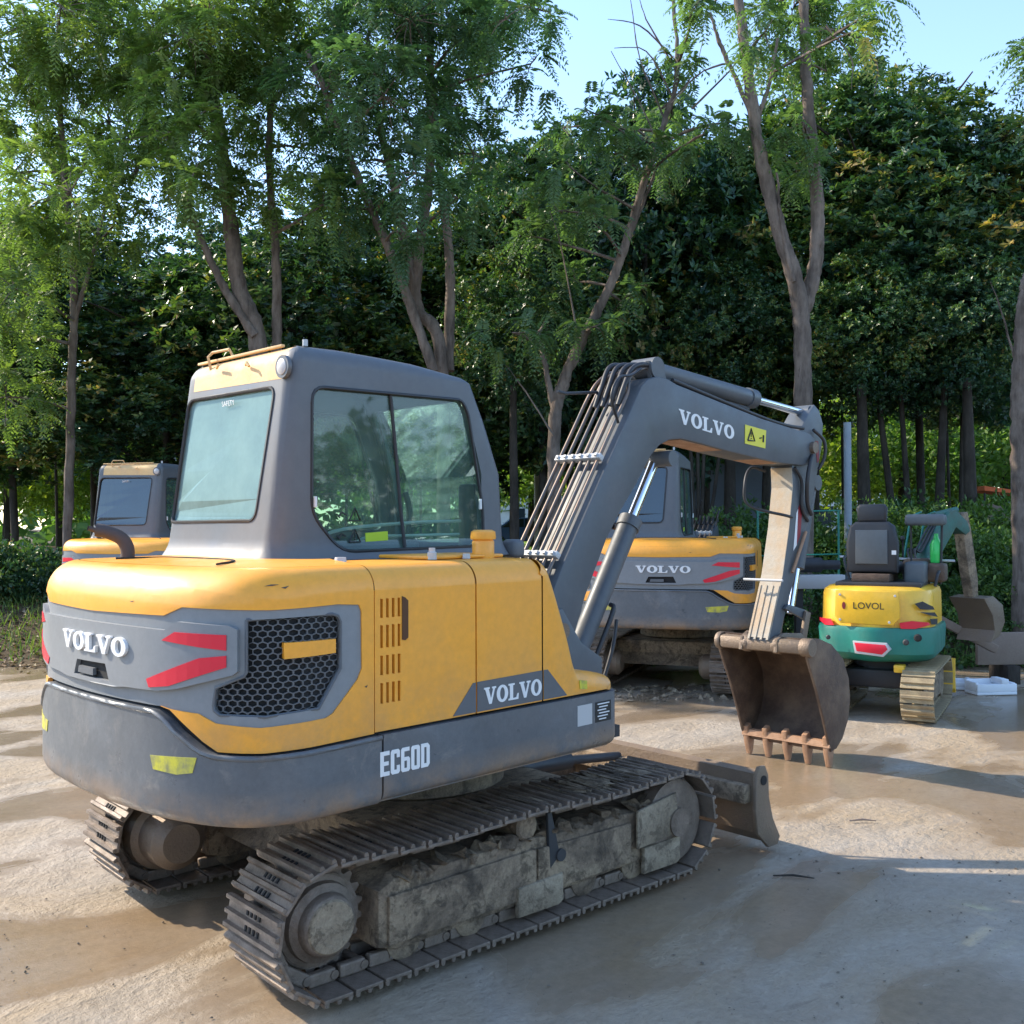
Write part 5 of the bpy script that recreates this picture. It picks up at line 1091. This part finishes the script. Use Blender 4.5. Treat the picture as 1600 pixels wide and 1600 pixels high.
tag(link('gravel',clods(420,fn2,.008,.05,rng),M['mud2']),'loose stones and rubble lying behind the middle back excavator','gravel',kind='stuff')
# mud lying round the tracks
def stick(px,py,l,ang,mat,lb):
    d=ray_ground(px,py); mb=MB(); mb.tube([(-l/2,0,.006),(0,.008,.012),(l/2,0,.006)],[.004,.007,.003],6); o=mb.build('stick',M[mat]); o.location=d; o.rotation_euler=(0,0,ang); tag(o,lb,'stick')
def ray_ground(px,py,z=0):
    dr=FW+R2*((px-800)/F)+U2*((800-py)/F); t=(z-CAM.z)/dr.z; return CAM+dr*t
stick(1348,1284,.16,YAW-PI/2,'plank','short pale stick lying on the sunlit ground'); stick(1240,1372,.2,YAW-PI/2-.2,'darkbark','thin dark stick lying in the shadow')
# ================================================================== SMALL GREEN AND YELLOW EXCAVATOR
def mini():
    r=empty('mini_excavator')
    def arc(x0,w_,cr,n=7):
        pts=[(.35,-w_)]
        for k in range(n+1): t=PI/2*k/n; pts.append((x0+cr-cr*math.sin(t)-.0,-w_+cr-cr*math.cos(t)) if False else (x0+cr*(1-math.sin(t)),-w_+cr*(1-math.cos(t))))
        for k in range(1,8): y=-w_+cr+(2*(w_-cr))*k/8; pts.append((x0-.06*math.sin(PI*k/8),y))
        for k in range(n+1): t=PI/2*k/n; pts.append((x0+cr*(1-math.cos(t)),w_-cr*(1-math.sin(t))))
        pts.append((.35,w_)); return pts
    def ringloft(levels,name,mat,par):
        mb=MB(); n=None
        for z,pts in levels: 
            n=len(pts); mb.v+=[(x,y,z) for x,y in pts]
        for j in range(len(levels)-1):
            for k in range(n): mb.f.append([j*n+k,j*n+(k+1)%n,(j+1)*n+(k+1)%n,(j+1)*n+k]); mb.mi.append(0)
        mb.f.append(list(range(n))[::-1]); mb.f.append([(len(levels)-1)*n+k for k in range(n)]); mb.mi+=[0,0]
        return mb.build(name,M[mat],par,sm=32)
    ringloft([(.52,arc(-.50,.44,.30)),(.55,arc(-.56,.49,.30)),(.60,arc(-.60,.52,.30)),(.80,arc(-.61,.53,.30)),(.835,arc(-.60,.52,.30)),(.84,arc(-.57,.49,.28))],'counterweight','green',r)
    hd=ringloft([(.82,arc(-.575,.495,.28)),(1.13,arc(-.55,.49,.28)),(1.17,arc(-.535,.475,.27)),(1.195,arc(-.50,.44,.26)),(1.20,arc(-.46,.40,.24))],'hood','lovyellow',r)
    h=MB(); h.prism([(-.27,.875),(-.31,.93),(-.30,1.165),(.24,1.165),(.25,.93),(.18,.868)],-.63,-.60,'x' ,bev=.01)
    h=MB(); h.prism([(.27,.868),(.32,.93),(.31,1.168),(-.24,1.168),(-.25,.93),(-.19,.862)],-.645,-.60,'x',bev=.012); dr=h.build('rear_door',M['lovyellow'],r,sm=40)
    text_polys_obj('LOVOL',.085,'lettering',M['ink'],dr,Matrix.Translation((-.647,.02,1.03))@Matrix.Rotation(-PI/2,4,'Z')@Matrix.Rotation(PI/2,4,'X'),.001)
    h=MB(); h.prism(oval(.235,1.03,.016,.034,14),-.6475,-.646,'x'); h.build('maker_badge',M['maroon'],dr)
    def tailx(y,z,o):
        w_=.505; q_=abs(y)-(w_-.28)
        if q_<=0: return Vector((-.585-.055*math.cos(PI/2*y/.23) -o,y,z))
        x=-.31-math.sqrt(max(.0001,.285**2-q_*q_)); a_=math.asin(min(1,q_/.285)); return Vector((x-o*math.cos(a_),y+math.copysign(o*math.sin(a_),y),z))
    yc_=[(0,frange(-.50,.50,.02))]
    for pl in ([(.475,.895),(.475,.865),(.42,.835),(.33,.84),(.36,.895)],[(-.24,.885),(-.33,.905),(-.45,.89),(-.46,.865),(-.36,.835),(-.25,.835)]):
        h=MB(); patch(h,pl,tailx,.014,.04,yc_); h.build('tail_lamp',M['red'],r,sm=50)
    h=MB(); h.prism([(.14,.70),(.12,.62),(-.10,.60),(-.15,.65),(-.13,.69)],-.683,-.60,'x',bev=.008); h.build('rear_reflector',M['red'],r,sm=40)
    h=MB(); h.prism([(.155,.712),(.135,.60),(-.11,.58),(-.175,.65),(-.14,.706)],-.678,-.60,'x',bev=.006); h.build('reflector_frame',M['pale'],r,sm=40)
    for y,z,rr in ((.38,.73,.022),(-.30,.72,.028),(-.40,.765,.035)):
        h=MB(); h.lathe([(rr,0),(rr*.6,-.008)],(-.655 if y!=.38 else -.63,y,z),'x',14); h.build('port',M['dark'] if y==-.40 else M['black'],r)
    # side vents at the right corner
    for pl in ([(-.36,1.06),(-.42,1.08),(-.49,1.03),(-.50,1.0),(-.40,1.01)],[(-.40,.985),(-.50,.975),(-.52,.93)],[(-.47,.92),(-.515,.915),(-.515,.86),(-.48,.87)]):
        h=MB(); patch(h,pl,tailx,.012,.02,yc_); h.build('side_vent',M['black'],r)
    h=MB(); h.box((-.40,-.40,1.19),(.30,.36,1.235),bev=.01); h.build('engine_cover',M['black'],r,sm=40)
    # seat
    st=empty('seat'); st.parent=r
    h=MB(); h.box((-.20,-.17,1.30),(.25,.27,1.42),bev=.04); h.build('cushion',M['seatm'],st,sm=50)
    h=MB(); T=Matrix.Translation((-.22,.05,0)); h.prism([(.23,1.32),(.235,1.60),(.20,1.76),(.145,1.80),(-.145,1.80),(-.20,1.76),(-.235,1.60),(-.23,1.32)],-.05,.07,'x',bev=.03); o=h.build('backrest',M['seatm'],st,xf=T,sm=50)
    h=MB(); h.prism([(.145,1.40),(.145,1.72),(-.145,1.72),(-.145,1.40)],-.065,-.04,'x',bev=.01); h.build('back_panel',M['seatgrey'],st,xf=T,sm=40)
    h=MB(); h.prism([(.13,1.80),(.14,1.93),(.115,1.965),(-.115,1.965),(-.14,1.93),(-.13,1.80)],-.03,.05,'x',bev=.025); h.build('headrest',M['seatm'],st,xf=T,sm=50)
    h=MB(); h.box((-.35,-.12,1.235),(.2,.22,1.31),bev=.01); h.build('seat_base',M['rust'],st,sm=40)
    h=MB(); h.box((-.272,-.17,1.49),(-.268,-.13,1.53)); h.build('seat_label',M['white'],st)
    # controls, visor panel, guard
    h=MB(); h.box((-.18,-.40,1.20),(.20,-.22,1.42),bev=.03); h.build('side_console',M['seatgrey'],r,sm=50)
    h=MB(); h.box((.05,-.55,1.76),(.35,-.20,1.87),bev=.03); pn=h.build('sun_visor',M['seatgrey'],r,sm=50)
    h=MB(); h.tube([(.2,-.50,1.2),(.2,-.52,1.80)],.012,6); h.tube([(.2,-.24,1.3),(.2,-.24,1.78)],.010,6); h.build('visor_post',M['black'],r,sm=60)
    h=MB(); h.tube([(.30,.45,1.45),(.30,-.62,1.42)],.012,6); h.build('hand_rail',M['pale'],r,sm=60)
    h=MB(); h.box((.1,-.55,1.22),(.38,-.38,1.40),bev=.03); h.box((.25,-.42,1.3),(.45,-.15,1.44),bev=.04); h.build('valve_block',M['rust'],r,sm=50)
    h=MB(); h.lathe([(.05,0),(.055,.02),(.055,.18),(.022,.24),(.02,.28)],(.24,-.46,1.402),'z',14); bt=h.build('spray_bottle',M['bottle'],None,sm=50)
    for lx,ly in ((.36,.10),(.36,.0),(.40,-.14)):
        h=MB(); h.tube([(lx,ly,1.22),(lx-.02,ly,1.55),(lx-.05,ly,1.62)],.009,6); h.lathe([(.008,0),(.022,.012),(.022,.035),(.008,.05)],(lx-.05,ly,1.61),'z',10); h.build('control_lever',M['black'],r,sm=60)
    for dy in (.0,.03,.06):
        h=MB(); h.tube(smooth_path([(.30,-.30+dy,1.30),(.42,-.24+dy,1.52),(.60,-.28+dy,1.50),(.80,-.36+dy,1.70),(1.0,-.44+dy,1.86)],6),.011,6); h.build('hydraulic_hose',M['hose'],r,sm=60)
    h=MB(); h.tube(smooth_path([(-.05,-.48,1.19),(-.02,-.50,1.30),(.10,-.50,1.32),(.16,-.46,1.2)],6),.014,6); h.build('grab_loop',M['black'],r,sm=60); h=MB(); h.tube(smooth_path([(.02,.30,1.22),(.05,.36,1.42),(.20,.36,1.45),(.30,.30,1.30)],6),.012,6); h.build('grab_loop',M['black'],r,sm=60)
    for by,bz in ((.27,1.13),(-.21,1.13),(.27,.90),(-.16,.89)):
        h=MB(); h.lathe([(.012,0),(.010,-.006)],(-.645,by,bz),'x',10); h.build('bolt',M['pale'],dr)
    # boom swung to the right, arm and bucket
    B=Matrix.Translation((.42,-.18,0))@Matrix.Rotation(R(-26),4,'Z')
    h=MB(); h.prism([(0,.72),(-.05,1.0),(.30,1.55),(.62,1.90),(.74,1.92),(.95,1.80),(1.0,1.70),(.92,1.66),(.74,1.74),(.50,1.50),(.18,.95),(.12,.72)],-.07,.07,bev=.01); h.build('boom',M['dullgreen'],r,xf=B,sm=40)
    h=MB(); h.prism([(.86,1.88),(.98,1.90),(1.04,1.72),(1.16,1.2),(1.16,.95),(1.08,.95),(.98,1.3),(.90,1.65)],-.055,.055,bev=.01); h.build('arm',M['mud'],r,xf=B,sm=40)
    h=MB(); h.prism([(1.02,1.00),(1.20,1.02),(1.38,.92),(1.42,.74),(1.32,.60),(1.15,.54),(1.22,.66),(1.18,.82)],-.20,.20,bev=.01); h.build('bucket',M['steel'],r,xf=B,sm=40)
    h=MB(); h.cyl((.10,0,.85),(.45,-.0,1.40),.04,14); h.cyl((.45,0,1.4),(.6,0,1.62),.02,10); h.build('boom_cylinder',M['pale'],r,xf=B,sm=50)
    h=MB(); h.cyl((.45,0,1.86),(.85,0,1.92),.035,14); h.build('arm_cylinder',M['dullgreen'],r,xf=B,sm=50)
    h=MB()
    for y in (-.16,.0): h.tube([(.35,y+.3,1.30),(.48,y+.28,1.86),(.66,y+.28,1.90)],.012,6)
    h.tube([(.48,.12,1.86),(.48,.28,1.86)],.012,6); h.build('green_guard',M['green'],r,xf=B,sm=60)
    # undercarriage
    for side in (-1,1):
        yc=.40*side; tr=empty('track'); tr.parent=r; w_=.14; zc=.24; RR=.20; a0,a1=-.55,.62; run=a1-a0; Lt=2*run+2*PI*RR; NS=30; sm_=None
        for i in range(NS):
            s_=(i+.5)/NS*Lt
            if s_<run: x,z,a=a0+s_,zc+RR,0
            elif s_<run+PI*RR: t=(s_-run)/RR; x,z,a=a1+RR*math.sin(t),zc+RR*math.cos(t),t
            elif s_<2*run+PI*RR: x,z,a=a1-(s_-run-PI*RR),zc-RR,PI
            else: t=(s_-2*run-PI*RR)/RR; x,z,a=a0-RR*math.sin(t),zc-RR*math.cos(t),PI+t
            if 'ms' not in globals() or globals().get('ms') is None:
                h=MB(); hp=Lt/NS/2; h.box((-hp+.006,-w_,0),(hp-.006,w_,.012)); h.prism([(-.016,.012),(.016,.012),(.010,.036),(-.010,.036)],-w_+.004,w_-.004); h.box((-hp+.01,-.04,-.03),(hp-.01,.04,0)); o=h.build('track_shoe',M['tanmud'],tr); globals()['ms']=o.data
            else: o=bpy.data.objects.new('track_shoe',globals()['ms']); COL.objects.link(o); o.parent=tr
            o.location=(x,yc,z); o.rotation_euler=(0,a,0)
        h=MB(); h.lathe([(.17,-.05),(.17,.05)],(a0,yc,zc),'y',24); h.build('sprocket',M['mud'],tr,sm=40)
        h=MB(); h.lathe([(.17,-.06),(.17,.06)],(a1,yc,zc),'y',24); h.build('idler_wheel',M['mud'],tr,sm=40)
        h=MB(); h.box((a0+.1,yc-.07,.12),(a1-.1,yc+.07,.34),bev=.02); h.build('track_frame',M['mud'],tr,sm=40)
    h=MB(); h.box((-.35,-.34,.25),(.35,.34,.42),bev=.03); h.cyl((0,0,.40),(0,0,.53),.26,24); h.build('centre_frame',M['black'],r,sm=40)
    h=MB(); h.prism([(.95,.10),(.98,.40),(1.02,.40),(1.00,.25),(1.05,.05),(1.0,.05)],-.55,.55,bev=.006); h.build('blade_plate',M['lovyellow'],r,sm=40)
    h=MB(); h.box((-.56,-.27,.43),(-.44,-.18,.50),bev=.01); h.build('yellow_lug',M['lovyellow'],r,sm=40)
    return r,bt
mn,bottle=mini()
tag(mn,'small open excavator with yellow hood, teal green tail and black seat','excavator')
p=gat(1360,9.2); ang=YAW-R(29); mn.location=(p.x+.61*math.cos(ang),p.y+.61*math.sin(ang),0); mn.rotation_euler=(0,0,ang)
tag(bottle,'bright green plastic bottle standing beside the small excavator seat','bottle'); bottle.parent=None; bottle.name='bottle'
bottle.matrix_world=Matrix.Translation(mn.location)@Matrix.Rotation(ang,4,'Z')
# ================================================================== OTHER THINGS
def placed(mb,name,mat,px,dep,z,rot,label,cat,group=None,sm_=40):
    o=mb.build(name,M[mat],sm=sm_); p=gat(px,dep); o.location=(p.x,p.y,z); o.rotation_euler=(0,0,YAW-PI/2+rot); tag(o,label,cat,group); return o   # local x = picture right, y = away
h=MB(); h.cyl((0,0,-.3),(0,0,2.2),.05,16); h.cyl((0,0,-.05),(0,0,.02),.09,16); placed(h,'pole','polegrey',1325,13.6,.95,0,'pale blue grey pole standing behind the black seat','pole')
h=MB(); h.cyl((0,0,-.3),(0,0,5.0),.14,16); h.cyl((.55,0,-.3),(.55,0,4.8),.16,16); 
h=MB(); h.cyl((0,0,-.3),(0,0,4.6),.12,14); placed(h,'pole','paleWall',842,26,.7,0,'white post left of the steel pipes near the blue car','pole')
h=MB(); h.cyl((0,0,-.3),(0,0,4.6),.16,14); placed(h,'pole','pale',853,27,.7,0,'light grey post right of the white post','pole')
# foam boxes
def foam(px,dep,l,w_,hh,rot,lb):
    mb=MB(); t=.03
    mb.box((-l/2,-w_/2,0),(l/2,w_/2,t),bev=.005)
    mb.box((-l/2,-w_/2,t),(l/2,-w_/2+t,hh*.8),bev=.006); mb.box((-l/2,w_/2-t,t),(l/2,w_/2,hh),bev=.006); mb.box((-l/2,-w_/2+t,t),(-l/2+t,w_/2-t,hh*.9),bev=.006); mb.box((l/2-t,-w_/2+t,t),(l/2,w_/2-t,hh*.85),bev=.006); mb.box((l*.12,-w_/2,hh*.75),(l*.3,w_/2-t,hh*1.15),bev=.01)
    placed(mb,'foam_box','foam',px,dep,0,rot,lb,'box','white foam boxes by the small excavator')
foam(1545,10.6,.44,.24,.14,.12,'larger white foam box lying right of the small excavator'); foam(1502,10.9,.26,.2,.10,-.2,'smaller white foam box next to the small excavator track')
# brown plate and beam lying behind
h=MB(); h.box((-.05,-.03,.0),(1.3,.03,.36),bev=.01); o=placed(h,'steel_plate','plank',1530,11.3,.20,.06,'brown steel plate raised off the ground at the right edge','plate')
h=MB(); h.box((.2,-.2,-.4),(.35,.2,.0),bev=.01); placed(h,'timber_block','darkbark',1530,11.38,.20,.06,'dark timber block under the brown steel plate','block')
h=MB(); h.box((-.5,-.05,-.04),(.22,.05,.05),Matrix.Rotation(R(28),4,'Y'),bev=.01); placed(h,'beam','plank',1525,10.9,.52,0,'brown beam sloping down behind the small excavator','beam')
# machine attachment behind, left of the seat
r_=empty('hydraulic_breaker'); p=gat(1275,11.6); r_.location=(p.x,p.y,1.18); r_.rotation_euler=(0,0,YAW-PI/2); tag(r_,'black round hydraulic breaker lying on a grey beam left of the seat','breaker')
h=MB(); h.cyl((-.22,0,.13),(.05,0,.13),.085,18); h.cyl((.05,0,.13),(.26,0,.13),.055,18); h.build('cylinder',M['black'],r_,sm=40)
h=MB(); h.box((-.30,-.1,-.14),(.30,.1,.02),bev=.01); h.build('beam',M['pale'],r_,sm=40); h=MB(); h.box((-.25,-.05,-1.2),(-.17,.05,-.14)); h.box((.17,-.05,-1.2),(.25,.05,-.14)); h.build('stand',M['black'],r_)
h=MB()
for z in (0,-.55): h.tube([(-.6,0,z),(.45,0,z+.02)],.010,6)
for x in (-.6,-.1,.42): h.tube([(x,0,-1.0),(x,0,.03)],.014,6)
placed(h,'rail_fence','green',1258,12.75,1.93,0,'thin green rail fence left of the black seat','fence',sm_=60)
# grey wall building, pale buildings far off
def building(px,dep,wd,hh,mat,lb,rot=0,win=0,dpt=4):
    r_=empty('building'); p=gat(px,dep); r_.location=(p.x,p.y,.5); r_.rotation_euler=(0,0,YAW-PI/2+rot); tag(r_,lb,'building')
    h=MB(); h.box((-wd/2,0,0),(wd/2,dpt,hh)); h.build('wall',M[mat],r_); h=MB(); h.box((-wd/2-.2,-.25,hh+.003),(wd/2+.2,dpt+.2,hh+.2)); h.build('roof',M['black'],r_)
    for k in range(win):
        x=-wd/2+wd*(k+.5)/win; h=MB(); h.box((x-.5,-.03,1.2),(x+.5,-.002,2.4)); f=h.build('window',M['glassdark'],r_); h=MB(); h.box((x-.56,-.06,1.12),(x+.56,-.031,1.19)); h.build('sill',M['pale'],f)
building(1115,20.5,2.7,3.6,'wall','low grey blue walled building under the raised boom')
building(300,58,9,7,'paleWall','pale building glimpsed through the trees at left',.1,3); building(1250,62,12,7,'paleWall','pale building glimpsed right of the lifted arm',-.1,4)
building(880,66,9,6,'paleWall','pale building glimpsed behind the white posts',0,3)
# small car far away
def car():
    r_=empty('parked_car'); 
    prof=[(-2.1,.35),(-2.15,.75),(-1.9,.90),(-1.35,.98),(-.75,1.40),(.35,1.43),(1.05,1.02),(1.85,.88),(2.15,.70),(2.15,.35)]
    h=MB(); h.prism(prof,-.85,.85,bev=.06); h.build('body',M['carblue'],r_,sm=50)
    h=MB(); h.prism([(-1.2,.98),(-.72,1.33),(-.22,1.36),(-.22,.99)],-.862,-.852); h.prism([(-.16,.99),(-.16,1.36),(.32,1.36),(.88,1.0)],-.862,-.852); h.build('side_windows',M['glassdark'],r_)
    for x in (-1.35,1.35):
        for y in (-.80,.68):
            h=MB(); h.lathe([(.32,0),(.32,.18)],(x,y-.06,.32),'y',20); wl=h.build('wheel',M['tyre'],r_,sm=40); h=MB(); h.lathe([(.21,0),(.20,-.012)],(x,y-.061,.32),'y',18); h.build('rim',M['rim'],wl)
    h=MB(); h.box((1.9,-.80,.66),(2.12,-.55,.78),bev=.02); h.build('headlight',M['pale'],r_); return r_
c_=car(); p=gat(824,46); c_.location=(p.x,p.y,.72); c_.rotation_euler=(0,0,YAW-PI/2+.05); tag(c_,'small blue car parked far off beyond the trees','car')
# orange sheet and dark covered load by the right trunk
r_=empty('market_stall'); p=gat(1556,24); r_.location=(p.x,p.y,1.0); r_.rotation_euler=(0,0,YAW-PI/2); tag(r_,'far off orange covered stall left of the thick right trunk','stall')
h=MB(); h.prism([(-.5,1.55),(.5,1.45),(.5,1.52),(-.5,1.66)],-.5,.5); h.build('cover',M['orange'],r_); h=MB(); h.box((-.45,-.3,.6),(.45,.3,1.25),bev=.03); h.build('counter',M['plank'],r_,sm=40)
h=MB()
for x in (-.45,.45): h.cyl((x,-.4,-.4),(x,-.4,1.5),.025,8)
h.build('frame',M['black'],r_)
